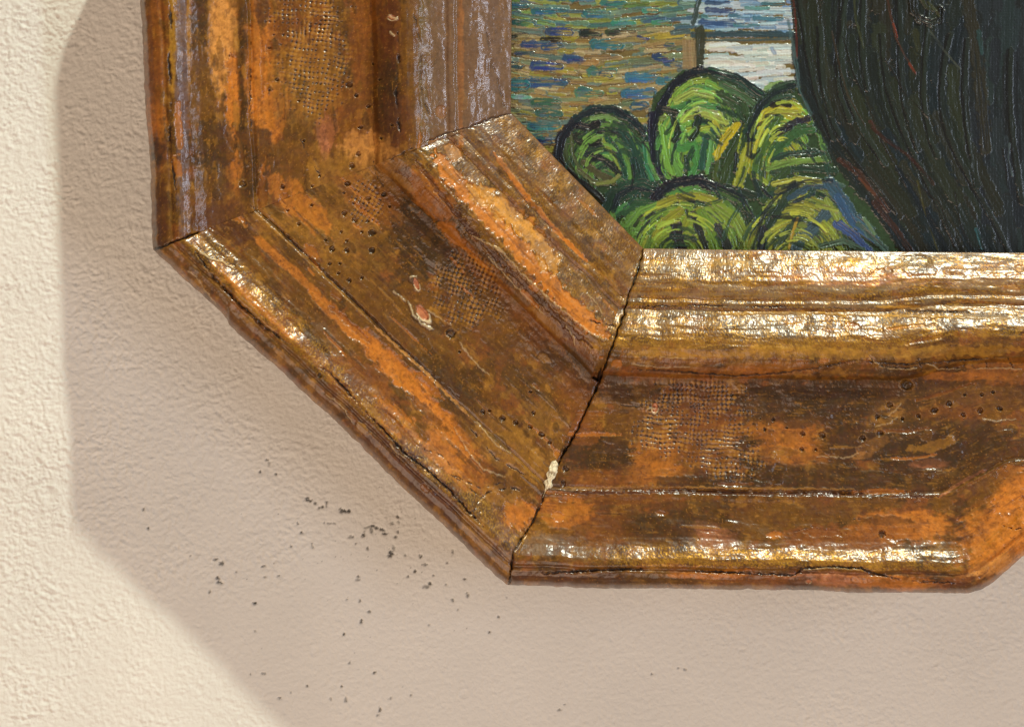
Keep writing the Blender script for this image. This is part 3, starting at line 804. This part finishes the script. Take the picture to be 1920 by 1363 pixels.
def stroke(pts, w, c, thick=.22, streak=.5, alpha=.96, c2=None, drag=0.0, bs=2.9):
    """one loaded brush stroke: bristle furrows along it, ridges of paint at its sides"""
    pts = np.array(pts, float)
    x0, x1 = pts[:, 0].min() - w * 1.3 - 2, pts[:, 0].max() + w * 1.3 + 2
    y0, y1 = pts[:, 1].min() - w * 1.3 - 2, pts[:, 1].max() + w * 1.3 + 2
    i0, i1 = np.searchsorted(gx, [x0, x1]); j0, j1 = np.searchsorted(gy, [y0, y1])
    if i1 - i0 < 1 or j1 - j0 < 1:
        return
    x = QX[j0:j1, i0:i1]; y = QY[j0:j1, i0:i1]
    best = np.full(x.shape, 1e9); al = np.zeros(x.shape); sd = np.zeros(x.shape)
    seg = pts[1:] - pts[:-1]; L = np.hypot(seg[:, 0], seg[:, 1]); acc = 0; tot = L.sum() + 1e-6
    for (ax, ay), (dx, dy), l in zip(pts[:-1], seg, L):
        u = ((x - ax) * dx + (y - ay) * dy) / (l * l + 1e-9)
        uc = np.clip(u, 0, 1)
        d = np.hypot(x - ax - uc * dx, y - ay - uc * dy)
        sg = np.sign((x - ax) * dy - (y - ay) * dx)
        m = d < best
        best = np.where(m, d, best); al = np.where(m, acc + uc * l, al); sd = np.where(m, sg * d, sd)
        acc += l
    s = rnd.randint(1, 99999)
    hw_ = w * .5 * (1 + .22 * noise(al / 14, np.sign(sd) * 3.3, s))
    e = best / hw_ + .20 * noise(x / 3.5, y / 3.5, s + 1) + .28 * noise(x / 9, y / 9, s + 7)
    br = noise(sd / bs, al / 55, s + 2) + .5 * noise(sd / (bs * .6), al / 26, s + 3)
    a = sst(e, 1.06, .80) * alpha
    if drag > 0:     # dry brush: paint breaks up towards the end
        a = a * sst(br + .5 - drag * al / tot * 2.2, -.5, .1)
    cc = np.array(c)[None, None] * (1 + streak * .75 * br)[..., None].clip(.15, 2.2)
    if c2 is not None:
        k = sst(noise(sd / 3.5, al / 45, s + 4), -.1, .35)[..., None]
        cc = cc * (1 - k) + np.array(c2) * k * (1 + .3 * br)[..., None].clip(.2, 2)
    A = a[..., None]
    PC[j0:j1, i0:i1] = PC[j0:j1, i0:i1] * (1 - A) + cc.clip(.001, 1) * A
    hh = thick * (.5 + .55 * br + .32 * np.exp(-((e - .82) / .16) ** 2) + .5 * sst(al / tot, .85, 1))
    PH[j0:j1, i0:i1] = PH[j0:j1, i0:i1] * (1 - a * .82) + (hh + .25 * PH[j0:j1, i0:i1].mean()) * a

def arc(cx, cy, rx, ry, a0, a1, n=9):
    q = np.radians(np.linspace(a0, a1, n))
    return [(cx + rx * math.cos(k), cy + ry * math.sin(k)) for k in q]

def jit(c, j=.18):
    c = lin(c)
    return c * (1 + j * (rnd.rand() - .5) * 2) * (1 + .12 * (rnd.rand(3) - .5))

def inpoly(x, y, poly):
    r = False; n = len(poly)
    for i in range(n):
        x1, y1 = poly[i]; x2, y2 = poly[(i + 1) % n]
        if (y1 > y) != (y2 > y) and x < (x2 - x1) * (y - y1) / (y2 - y1) + x1:
            r = not r
    return r

# under-paint
PC[:] = lin((120, 104, 60))
PC *= .8 * (1 + .25 * fbm(QX / 20, QY / 6, 900, 3))[..., None]

# field: upper part green and teal, lower part ochre and tan, laid in short level dabs
TAN = [(140, 122, 76), (150, 134, 94), (126, 112, 62), (160, 146, 112), (134, 106, 60), (84, 104, 100), (100, 116, 88)]
YEL = [(146, 134, 48), (132, 126, 46), (150, 138, 60)]
GRN = [(104, 130, 66), (124, 138, 62), (86, 116, 72), (138, 142, 66), (80, 112, 92)]
TEA = [(66, 104, 104), (92, 128, 120), (60, 90, 110), (110, 140, 120)]
for i in range(1500):
    x = 880 + rnd.rand() * 450; y = -130 + rnd.rand() * 450
    w = 7 + 6 * rnd.rand(); l = 22 + 36 * rnd.rand(); sl = 5 * math.sin(x / 70) + 6 * (rnd.rand() - .5)
    if y < 52:
        c = GRN[rnd.randint(5)] if rnd.rand() < .62 else TEA[rnd.randint(4)]
        if x > 1210 and rnd.rand() < .6:
            c = TEA[rnd.randint(4)]
    else:
        c = TAN[rnd.randint(7)] if rnd.rand() < .93 else YEL[rnd.randint(3)]
        if 1040 < x < 1170 and rnd.rand() < .2:
            c = YEL[rnd.randint(3)]
    stroke([(x - l / 2, y - sl / 2), (x, y + 2 * (rnd.rand() - .5)), (x + l / 2, y + sl / 2)], w * .8, jit(c, .2), .34, .7, .85)
DABS = [(1030,22,56,13,(44,84,128)),(1118,28,42,12,(52,96,130)),(1150,8,40,10,(60,100,130)),(1050,60,38,15,(40,56,120)),(1062,-4,40,12,(50,90,120)),
        (975,14,26,12,(40,80,110)),(1170,45,40,10,(70,110,120)),(985,42,30,12,(60,84,84)),(975,66,26,10,(26,26,34)),(1035,74,36,9,(26,24,30)),(1108,62,30,15,(34,32,40)),
        (1165,60,50,12,(48,50,50)),(1005,84,46,13,(40,56,118)),(1035,88,32,12,(42,58,120)),(1138,84,46,18,(48,96,134)),(1206,72,16,8,(40,44,110)),
        (1076,110,26,16,(44,58,120)),(1026,124,50,17,(36,52,130)),(966,124,16,16,(34,60,90)),(1130,134,44,16,(78,108,120)),(1135,140,18,9,(40,60,100)),
        (1203,146,48,18,(50,92,148)),(1244,108,28,14,(40,52,120)),(1262,120,26,10,(60,76,130)),(1256,84,12,8,(66,84,110)),(1250,152,26,14,(54,96,140)),
        (1026,156,70,16,(38,66,120)),(970,160,30,22,(40,84,120)),(1105,176,44,13,(88,108,110)),(1096,168,20,8,(60,96,110)),(1198,176,48,18,(54,92,150)),(1200,198,20,16,(50,76,120)),
        (1025,192,44,14,(60,84,84)),(1030,212,40,14,(54,78,94)),(1020,238,50,15,(44,90,120)),(1022,262,34,12,(54,86,120)),(1018,268,26,12,(34,40,100)),(1006,250,30,12,(90,110,120)),
        (978,182,32,9,(120,140,150)),(1160,168,30,8,(140,130,120)),(985,100,30,9,(50,60,90)),(1220,20,24,9,(90,130,140)),(1240,44,30,9,(80,116,120)),(966,40,14,14,(40,70,90))]
for x, y, l, w, c in DABS:
    stroke([(x - l / 2, y + 2 * rnd.randn() * .5), (x, y), (x + l / 2, y + 2 * rnd.randn() * .5)], w * 1.15, jit(c, .12) * np.array([.5, 1.12, .66]), .4, .6, .92, drag=.35)
    for q in range(2):
        oy_ = (rnd.rand() - .5) * w * .9; ox_ = (rnd.rand() - .5) * l * .7
        stroke([(x + ox_ - 9, y + oy_), (x + ox_ + 9, y + oy_ + rnd.randn())], 4.5, jit(TAN[rnd.randint(7)] if rnd.rand() < .45 else c, .3), .4, .6, .8, drag=.5)
    if l > 30:
        stroke([(x - l / 2 + 4, y + w * .25), (x + l / 2 - 6, y + w * .3)], w * .5, jit(c, .3) * .9, .36, .6, .7, drag=.6)
# stretch of water and white building beyond
for i in range(260):
    x = 1295 + rnd.rand() * 200; y = -130 + rnd.rand() * 198
    c = [(150, 176, 190), (120, 152, 180), (168, 184, 190), (96, 132, 168)][rnd.randint(4)]
    stroke([(x - 18, y), (x + 18, y + rnd.randn())], 7, jit(c, .12), .28, .45, .9)
for x, y, l, w, c in [(1345,6,40,10,(40,56,120)),(1350,20,48,11,(34,46,120)),(1346,44,60,15,(40,60,140)),(1390,30,40,9,(60,90,150)),(1420,16,44,8,(90,120,160)),
                      (1440,36,50,10,(60,96,156)),(1400,48,44,8,(70,104,150)),(1450,8,40,8,(60,90,140)),(1330,32,24,8,(80,110,150))]:
    stroke([(x - l / 2, y - 1), (x, y + 1), (x + l / 2, y)], w, jit(c, .1) * np.array([.8, 1.2, .62]), .3, .5, .9, drag=.3)
for i in range(150):
    x = 1335 + rnd.rand() * 150; y = 82 + rnd.rand() * 92
    c = [(196, 206, 204), (210, 214, 210), (178, 190, 190), (196, 196, 184), (160, 180, 186)][rnd.randint(5)]
    stroke([(x - 22, y + 2), (x, y), (x + 22, y + rnd.randn() * 2)], 7, jit(c, .06), .24, .22, .9)
stroke([(1300, 66), (1400, 64), (1490, 66)], 13, jit((44, 66, 74)), .3, .4)
stroke([(1320, 76), (1400, 76), (1480, 74)], 5, jit((70, 84, 80)), .25, .4)
stroke([(1448, 92), (1452, 100)], 9, jit((110, 130, 160)), .2, .4, .7)
stroke([(1318, -130), (1316, -20), (1300, 44)], 10, jit((52, 68, 66)), .34, .4)
stroke([(1290, 60), (1262, 62)], 12, jit((70, 92, 90)), .3, .4)
stroke([(1313, 58), (1312, 95), (1311, 132)], 21, jit((50, 56, 44), .05), .34, .35)
for k in range(6):
    stroke([(1282 + 4 * k, 78), (1283 + 4 * k, 128)], 6, jit((140, 118, 84), .1), .2, .4, .8)

# ---- bushes: concentric dabs of green inside dark contours
BG = [(92, 140, 62), (112, 152, 60), (74, 128, 72), (132, 158, 60), (84, 118, 48)]
BY = [(150, 158, 44), (134, 150, 46), (166, 158, 40), (120, 138, 44)]
BD = [(26, 52, 44), (34, 60, 50), (22, 40, 40), (40, 66, 46)]
BK = [(20, 24, 36), (24, 26, 30), (18, 22, 28)]
def bush(cx, cy, rx, ry, a0, a1, n, pal, dark=.2, w=(9, 15), rmin=.25, foc=(0, 0)):
    for i in range(n):
        f = 1 - (1 - rmin) * (i / n) + .06 * rnd.randn()
        am = a0 + (a1 - a0) * rnd.rand(); sp = (16 + 18 * rnd.rand()) / max(f, .3)
        c = pal[rnd.randint(len(pal))] if rnd.rand() > dark + .16 else BD[rnd.randint(4)]
        ox, oy = foc[0] * (1 - f), foc[1] * (1 - f)
        ww = w[0] + (w[1] - w[0]) * rnd.rand()
        c2 = lin(pal[rnd.randint(len(pal))])
        stroke(arc(cx + ox, cy + oy, rx * f, ry * f, am - sp / 2, am + sp / 2, 7), ww, jit(c, .25) * 1.0, .42, .8, .84, c2=c2 if rnd.rand() < .6 else None, drag=.25)
def fill(poly_pts, c):
    P = np.array(poly_pts); m = np.zeros(QX.shape, bool)
    for i in range(len(P)):
        (x1, y1), (x2, y2) = P[i], P[(i + 1) % len(P)]
        if y1 == y2: continue
        cnd = ((y1 > QY) != (y2 > QY)) & (QX < (x2 - x1) * (QY - y1) / (y2 - y1) + x1)
        m ^= cnd
    PC[m] = lin(c) * (1 + .3 * fbm(QX[m] / 9, QY[m] / 9, 901, 3))[:, None]
    return m
fill([(1040,290),(1060,235),(1120,200),(1180,208),(1215,245),(1225,180),(1280,132),(1340,128),(1400,150),(1440,175),(1490,150),(1560,260),(1640,380),(1700,480),(1700,560),(1180,560),(1120,380),(1050,320)], (44, 66, 40))
# bush at the left
bush(1130, 330, 72, 105, 180, 330, 80, [(74, 110, 52), (92, 126, 56), (60, 84, 40), (104, 130, 56)], .3, (8, 13), .15)
bush(1140, 360, 90, 120, 270, 345, 30, [(60, 110, 74), (80, 130, 70)], .45, (8, 13), .3)
for p, w, c in [([(1140,222),(1175,245),(1195,290),(1200,330)],12,(98,138,60)),([(1125,240),(1160,265),(1180,310),(1185,345)],11,(86,124,58)),
                ([(1110,222),(1140,218),(1160,232)],9,(112,146,84)),([(1128,262),(1150,290),(1165,320)],9,(120,140,58)),([(1165,240),(1185,270),(1200,310),(1212,350)],16,(26,60,54)),
                ([(1188,300),(1196,340),(1212,360)],15,(24,52,48)),([(1140,260),(1160,290),(1172,330)],12,(30,66,50)),([(1085,235),(1105,240),(1120,232)],16,(22,22,30)),
                ([(1082,258),(1100,268),(1118,262)],22,(30,38,30)),([(1060,270),(1062,300),(1080,330)],10,(62,76,48)),([(1070,250),(1074,290),(1090,325)],7,(80,90,56)),
                ([(1100,290),(1135,300),(1160,325)],15,(28,34,32)),([(1095,305),(1120,325),(1150,340)],14,(74,72,46)),([(1085,320),(1110,340),(1140,345)],9,(92,92,60)),
                ([(1120,345),(1150,340),(1160,330)],8,(120,128,64)),([(1210,250),(1216,300),(1235,340),(1245,350)],8,(88,140,74)),([(1205,255),(1212,310),(1226,345)],6,(50,110,80))]:
    stroke(p, w, jit(c, .08), .4, .55)
for p, w, c in [([(1046,292),(1050,262),(1066,240),(1082,225)],20,(20,22,34)),([(1080,222),(1110,205),(1150,206),(1180,222),(1205,245)],17,(22,46,50)),
                ([(1170,212),(1195,232),(1212,262)],12,(18,42,44)),([(1050,300),(1075,330),(1115,360),(1130,375)],12,(26,30,34)),([(1222,215),(1222,250),(1226,290),(1240,325)],16,(24,26,48)),
                ([(1238,330),(1255,352)],7,(30,44,40))]:
    stroke(p, w, jit(c, .05), .5, .4)
# tall middle bush
bush(1315, 300, 85, 150, 185, 330, 110, BG, .06, (8, 14), .12)
bush(1300, 290, 70, 70, 120, 260, 24, [(88,150,72),(110,160,64)], .05, (8,13), .3)
for p, w, c in [([(1268,190),(1300,172),(1345,180),(1370,192)],15,(146,160,76)),([(1262,205),(1300,196),(1345,202)],14,(62,116,62)),([(1270,215),(1310,205),(1350,215)],10,(150,164,110)),
                ([(1280,225),(1320,215),(1362,230)],12,(144,160,70)),([(1290,245),(1330,238),(1372,245)],10,(140,156,56)),([(1242,240),(1250,290),(1262,325)],14,(110,156,64)),
                ([(1256,262),(1262,300),(1275,330)],13,(96,146,68)),([(1275,275),(1300,272),(1310,310),(1296,330)],20,(66,122,64)),([(1262,222),(1272,248),(1264,262)],14,(20,32,30)),
                ([(1310,222),(1304,245),(1296,258)],17,(22,38,30)),([(1345,238),(1325,258),(1318,290),(1316,315)],15,(36,72,62)),([(1335,260),(1330,295),(1325,325)],9,(84,140,76)),
                ([(1380,236),(1360,262),(1345,290)],17,(176,160,30)),([(1370,246),(1352,270),(1344,300)],9,(150,140,36)),([(1386,262),(1372,285),(1362,310),(1356,340)],18,(48,68,36)),
                ([(1345,305),(1340,330),(1350,350)],10,(60,78,36)),([(1355,160),(1390,178),(1415,200)],16,(60,90,60)),([(1340,140),(1385,155),(1425,185)],13,(34,62,54)),
                ([(1350,180),(1385,200),(1400,225)],22,(40,64,42)),([(1395,195),(1400,215)],12,(50,74,46))]:
    stroke(p, w, jit(c, .08), .42, .6)
for p, w, c in [([(1235,215),(1245,190),(1262,160),(1290,140),(1312,132)],17,(20,22,34)),([(1225,232),(1235,205),(1250,180)],14,(22,24,44)),([(1300,134),(1345,134),(1390,148),(1425,172)],11,(24,40,42)),
                ([(1330,128),(1380,142),(1430,178)],7,(40,84,64)),([(1236,205),(1268,212)],16,(24,30,28)),([(1238,222),(1246,220)],9,(110,134,70))]:
    stroke(p, w, jit(c, .05), .5, .4)
# yellow-green bush against the dark shape
bush(1470, 330, 90, 170, 195, 300, 70, BY + BG[:2], .1, (8, 13), .2)
for p, w, c in [([(1425,205),(1450,190),(1480,182)],11,(40,66,52)),([(1405,262),(1412,225),(1428,195),(1455,170),(1490,158)],24,(36,62,44)),
                ([(1398,290),(1402,250),(1410,225)],26,(42,66,40)),([(1424,240),(1432,212),(1455,200),(1500,202)],10,(172,164,44)),([(1430,225),(1460,208),(1500,210)],8,(150,154,56)),
                ([(1448,198),(1462,194),(1480,198)],12,(20,18,24)),([(1440,215),(1480,215),(1510,222)],8,(160,164,60)),
                ([(1455,235),(1440,262),(1432,290)],10,(128,148,60)),([(1460,245),(1490,230),(1515,222)],14,(30,28,44)),([(1456,250),(1480,240)],14,(24,24,40)),
                ([(1450,290),(1475,262),(1500,245),(1525,240)],22,(50,84,50)),([(1448,300),(1480,288),(1530,285)],12,(34,62,52)),([(1455,305),(1500,300),(1550,302)],8,(122,150,70)),
                ([(1440,318),(1480,306),(1545,298)],11,(98,132,60)),([(1450,325),(1500,316),(1565,320)],14,(36,60,46)),([(1540,250),(1545,275)],20,(90,130,70)),
                ([(1458,222),(1440,252),(1424,290),(1418,325)],22,(64,92,44)),([(1405,275),(1395,300),(1385,345)],20,(140,146,50)),([(1400,310),(1388,340)],12,(120,132,46)),
                ([(1420,330),(1440,345)],10,(130,146,52)),([(1475,320),(1450,345),(1430,375)],19,(50,72,40)),([(1550,335),(1580,350)],10,(60,90,80))]:
    stroke(p, w, jit(c, .08), .42, .6)
stroke([(1330,346),(1370,352),(1415,368)], 15, jit((30,48,38)), .4, .5)
stroke([(1210,352),(1235,342)], 8, jit((30,56,44)), .4, .5)
# low bush in front
bush(1275, 480, 130, 125, 185, 350, 120, [(106,138,50),(122,142,48),(90,124,52),(134,148,50)], .08, (9, 15), .2)
bush(1210, 470, 60, 90, 160, 250, 20, [(84,120,54),(100,140,60)], .1, (9, 13), .3)
for p, w, c in [([(1140,400),(1150,372),(1172,355),(1205,350),(1228,362)],36,(30,56,46)),([(1160,398),(1190,382),(1225,385)],24,(40,74,48)),([(1150,398),(1175,386)],12,(62,118,66)),
                ([(1175,425),(1200,395),(1245,378)],12,(96,136,58)),([(1262,365),(1300,352),(1345,360)],12,(74,124,62)),([(1235,385),(1270,370),(1310,368),(1350,380)],16,(140,146,48)),
                ([(1230,440),(1245,415),(1275,395)],18,(136,140,44)),([(1275,440),(1290,410),(1312,392)],14,(126,138,44)),([(1148,400),(1155,430),(1175,460)],10,(104,144,70)),
                ([(1268,425),(1272,450),(1280,480)],26,(26,24,40)),([(1300,402),(1308,425),(1318,450),(1325,480)],15,(26,32,36)),([(1288,395),(1292,410)],8,(52,64,38)),
                ([(1315,400),(1335,430),(1350,475)],20,(98,128,48)),([(1345,425),(1362,455),(1368,480)],18,(34,40,46)),([(1345,385),(1380,410),(1400,450),(1405,480)],22,(108,132,48)),
                ([(1370,365),(1400,395),(1412,440)],16,(36,56,40)),([(1350,360),(1385,375),(1405,395)],14,(56,84,44)),([(1410,420),(1412,480)],14,(34,42,40)),([(1160,430),(1172,455),(1190,480)],12,(36,64,52))]:
    stroke(p, w, jit(c, .08), .42, .6)
stroke([(1228,370),(1245,352),(1275,340),(1310,338),(1335,352)], 20, jit((22, 20, 34), .04), .5, .4)
stroke([(1318,338),(1340,355),(1350,372)], 8, jit((30, 50, 44), .04), .4, .4)
# right low bush, blue and olive
bush(1490, 500, 130, 150, 200, 330, 110, [(126,136,48),(110,128,50),(140,140,50),(96,112,50)], .14, (8, 13), .15)
for p, w, c in [([(1450,345),(1500,335),(1560,345)],10,(150,152,60)),([(1455,360),(1490,348),(1540,350)],8,(96,98,48)),([(1488,352),(1465,385),(1440,425)],20,(36,54,44)),
                ([(1480,372),(1515,352),(1550,350)],12,(44,70,84)),([(1490,378),(1525,364)],8,(30,44,56)),([(1555,345),(1580,375),(1600,410),(1625,430)],26,(48,76,92)),
                ([(1570,370),(1600,420),(1640,450)],16,(50,80,110)),([(1550,400),(1530,425),(1500,450),(1490,465)],26,(54,80,92)),([(1505,405),(1480,430),(1455,465)],16,(52,70,50)),
                ([(1570,420),(1600,440),(1630,475)],17,(52,76,124)),([(1545,425),(1550,470)],22,(136,138,50)),([(1495,410),(1485,440),(1480,465)],6,(166,140,50)),
                ([(1540,462),(1580,452),(1620,470)],12,(74,96,76)),([(1610,420),(1660,470)],12,(62,88,80)),([(1550,375),(1570,410)],12,(120,134,56)),([(1432,430),(1425,475)],18,(30,36,44)),
                ([(1530,385),(1570,395)],8,(136,142,58)),([(1620,410),(1640,440)],7,(84,110,80))]:
    stroke(p, w, jit(c, .08), .4, .55)
for i in range(95):
    x = 1060 + 540 * rnd.rand(); y = 190 + 280 * rnd.rand()
    cen = min([(1130, 330), (1315, 300), (1470, 330), (1275, 480), (1490, 500)], key=lambda q: math.hypot(q[0] - x, q[1] - y))
    if math.hypot((cen[0] - x) / 90, (cen[1] - y) / 130) > 1.05 or y < 175 + .0022 * (x - 1300) ** 2 * .3:
        continue
    th = math.atan2(y - cen[1], x - cen[0]) + math.pi / 2; l = 8 + 14 * rnd.rand()
    dx, dy = l * math.cos(th), l * math.sin(th)
    c = BD[rnd.randint(4)] if rnd.rand() < .7 else BK[rnd.randint(3)]
    stroke([(x - dx, y - dy), (x + .12 * dy, y - .12 * dx), (x + dx, y + dy)], 5 + 6 * rnd.rand(), jit(c, .2), .36, .5, .85, drag=.3)
for cx, cy, rx, ry, a0, a1, pal in ((1130, 330, 72, 105, 215, 320, [(112, 150, 70), (98, 140, 62)]), (1315, 300, 85, 150, 205, 325, [(150, 176, 72), (118, 170, 78), (170, 176, 60)]),
                                    (1470, 330, 90, 170, 215, 290, [(176, 176, 60), (150, 170, 64)]), (1275, 480, 130, 125, 200, 335, [(150, 168, 56), (132, 158, 62)]),
                                    (1490, 500, 130, 150, 220, 320, [(158, 164, 58), (136, 148, 60)])):
    for i in range(15):
        f = .32 + .55 * rnd.rand(); am = a0 + (a1 - a0) * rnd.rand(); sp = 9 + 9 * rnd.rand()
        stroke(arc(cx, cy, rx * f, ry * f, am - sp, am + sp, 7), 4 + 4.5 * rnd.rand(), jit(pal[rnd.randint(len(pal))], .15) * 1.1, .42, .7, .85, drag=.4)
for p, w in (([(1046,294),(1050,262),(1066,240),(1084,222),(1115,206),(1150,205),(1182,222),(1208,250)], 11), ([(1226,300),(1224,250),(1236,205),(1256,165),(1288,140),(1330,131),(1380,142),(1428,176)], 11),
             ([(1404,290),(1408,240),(1424,200),(1455,172),(1488,160)], 13), ([(1236,368),(1262,346),(1310,338),(1350,352),(1392,372),(1412,410)], 14), ([(1150,395),(1160,366),(1190,350),(1226,356)], 12),
             ([(1418,440),(1432,400),(1462,362),(1510,340),(1560,338)], 8)):
    stroke(p, w, jit((18, 28, 38), .08), .45, .4, .85, drag=.2)
# ---- the great dark shape at the right, brushed in long falling curves
EDGE = [(1484,-140),(1482,0),(1488,60),(1492,110),(1505,170),(1525,220),(1555,275),(1590,325),(1630,380),(1672,440),(1700,490),(1720,530)]
fill(EDGE + [(2070, 530), (2070, -140)], (34, 36, 28))
def edge_x(y):
    e = np.array(EDGE); return float(np.interp(y, e[:, 1], e[:, 0]))
for i in range(620):
    y = -130 + 640 * rnd.rand(); off = rnd.rand() ** .8 * 560
    l = 60 + 130 * rnd.rand(); ys_ = [y, y + l * .33, y + l * .66, y + l]
    pts = [(edge_x(min(q, 520)) + off * (1 - .35 * max(q, 0) / 480) , q) for q in ys_]
    if off > 330:
        pts = [(p[0] if k == 0 else pts[0][0] + (p[0] - pts[0][0]) * .35, p[1]) for k, p in enumerate(pts)]
    dk = [(26, 36, 28), (22, 32, 29), (33, 40, 26), (20, 30, 32), (36, 38, 28), (16, 30, 36)]
    if off > 340: dk = [(28, 36, 40), (24, 32, 38), (30, 42, 44), (22, 28, 30)]
    pts[0] = (max(pts[0][0], edge_x(pts[0][1]) + 5), pts[0][1])
    stroke(pts, 13 + 17 * rnd.rand(), jit(dk[rnd.randint(len(dk))], .25), .22 if off < 340 else .12, .24, .9, bs=8)
for k in range(11):      # deep creases between the long strokes, each with a ridge beside it
    off = 12 + [0, 22, 60, 84, 118, 165, 182, 235, 290, 330, 430][k] + 5 * rnd.randn()
    y0 = -130 + 260 * rnd.rand(); y1 = y0 + 170 + 260 * rnd.rand()
    q = [(edge_x(min(v, 520)) + off * (1 - .38 * max(v, 0) / 480) + 9 * math.sin(v / 85 + k), v) for v in np.linspace(y0, min(y1, 515), 12)]
    if off > 340:
        q = [(q[0][0] + (p[0] - q[0][0]) * .35, p[1]) for p in q]
    stroke([(a_ + 6, b_) for a_, b_ in q], 12, jit((34, 44, 38), .15), .40, .25, .7, bs=7)
    stroke(q, 6, jit((8, 11, 12), .1), .05, .2, .9, drag=.3)
FOLD = [  # furrows and red under-paint showing between strokes
    ([(1485,-20),(1492,40),(1494,110)],4,(110,46,34),.2),([(1478,40),(1488,90),(1500,170),(1520,215)],7,(66,92,90),.2),
    ([(1660,-20),(1668,20),(1680,70),(1700,110),(1716,140)],5,(86,46,26),.3),([(1675,45),(1682,70)],4,(150,66,40),.3),([(1705,120),(1716,138)],5,(140,62,40),.3),
    ([(1635,240),(1660,262),(1700,290),(1730,320),(1750,345)],7,(64,32,22),.3),([(1632,228),(1645,248)],7,(84,40,28),.3),
    ([(1575,300),(1610,325),(1640,360),(1665,395)],12,(84,44,28),.4),([(1610,335),(1640,365)],5,(130,78,50),.3),([(1640,380),(1680,430),(1710,475)],12,(60,34,24),.3),
    ([(1660,110),(1700,180),(1740,220)],4,(18,18,16),.4),([(1580,70),(1600,140),(1630,200)],4,(20,20,16),.4),([(1700,330),(1760,380),(1790,460)],5,(18,18,16),.4),
    ([(1565,250),(1600,300),(1650,360),(1680,400)],6,(14,14,14),.5),([(1560,60),(1575,130),(1590,180),(1620,235)],4,(60,50,34),.3),([(1712,-6),(1712,18),(1724,36),(1746,44),(1762,36),(1764,18)],15,(16,18,12),.9),([(1728,0),(1736,14),(1750,22)],9,(62,66,38),.7),
    ([(1740,5),(1755,20),(1762,32)],5,(74,78,44),.4),([(1810,-20),(1830,80),(1840,180),(1850,280)],26,(46,42,26),.2),([(1835,60),(1842,100)],10,(36,70,70),.15),
    ([(1880,280),(1888,330),(1886,380)],5,(16,20,22),.4),([(1892,270),(1890,300),(1898,330)],4,(80,96,100),.3),([(1830,430),(1842,465)],7,(44,92,100),.3),
    ([(1600,-20),(1605,40),(1620,90)],5,(56,60,36),.2),([(1716,60),(1722,95)],14,(52,56,32),.2),([(1745,60),(1770,95),(1800,130)],4,(70,76,66),.2),
    ([(1720,340),(1740,420),(1760,475)],4,(80,78,30),.2),([(1650,260),(1672,300),(1700,350)],3,(14,14,12),.4),([(1790,360),(1800,420),(1830,480)],4,(20,20,18),.3),
    ([(1525,215),(1560,275),(1600,320)],5,(20,24,18),.4)]
for p, w, c, th in FOLD:
    stroke(p, w, jit(c, .06) * (.62 if c[0] > c[2] * 1.6 and c[0] > 60 else .9), th, .5, .72, drag=.25)
# thread of the canvas and dried lumps
PH += .014 * (np.cos(QX * 2 * math.pi / 5.2) + np.cos(QY * 2 * math.pi / 5.2)) + .05 * fbm(QX / 3, QY / 3, 950, 2)
lum_ = sst(fbm(QX / 3.2, QY / 3.2, 955, 2, .7), .72, .95)
PH += .22 * lum_
# stretch the sheet out beyond the picture with plain coarse cells
exx = np.concatenate([gx, np.linspace(2080, 2950, 40)]); exy = np.concatenate([np.linspace(-1500, -150, 60), gy])
EX, EY = np.meshgrid(exx, exy)
C2 = np.empty(EX.shape + (3,)); H2 = np.zeros(EX.shape)
oy = 60; nx_ = len(gx)
C2[oy:, :nx_] = PC; H2[oy:, :nx_] = PH
C2[oy:, nx_:] = PC[:, -1:][:, :1].mean(axis=(0, 1)); C2[:oy, :nx_] = PC[0][None]; C2[:oy, nx_:] = lin((34, 36, 30))
X, Y, Z = W(EX, EY, 0.0135 + H2 * 0.75e-3)
painting = grid_mesh('painting', X, Y, Z, M_PAINT, attrs={'tint': C2}, flip=True)
painting['label'] = 'oil painting inside the frame, green bushes beside a dark shape in thick brush strokes'
painting['category'] = 'painting'
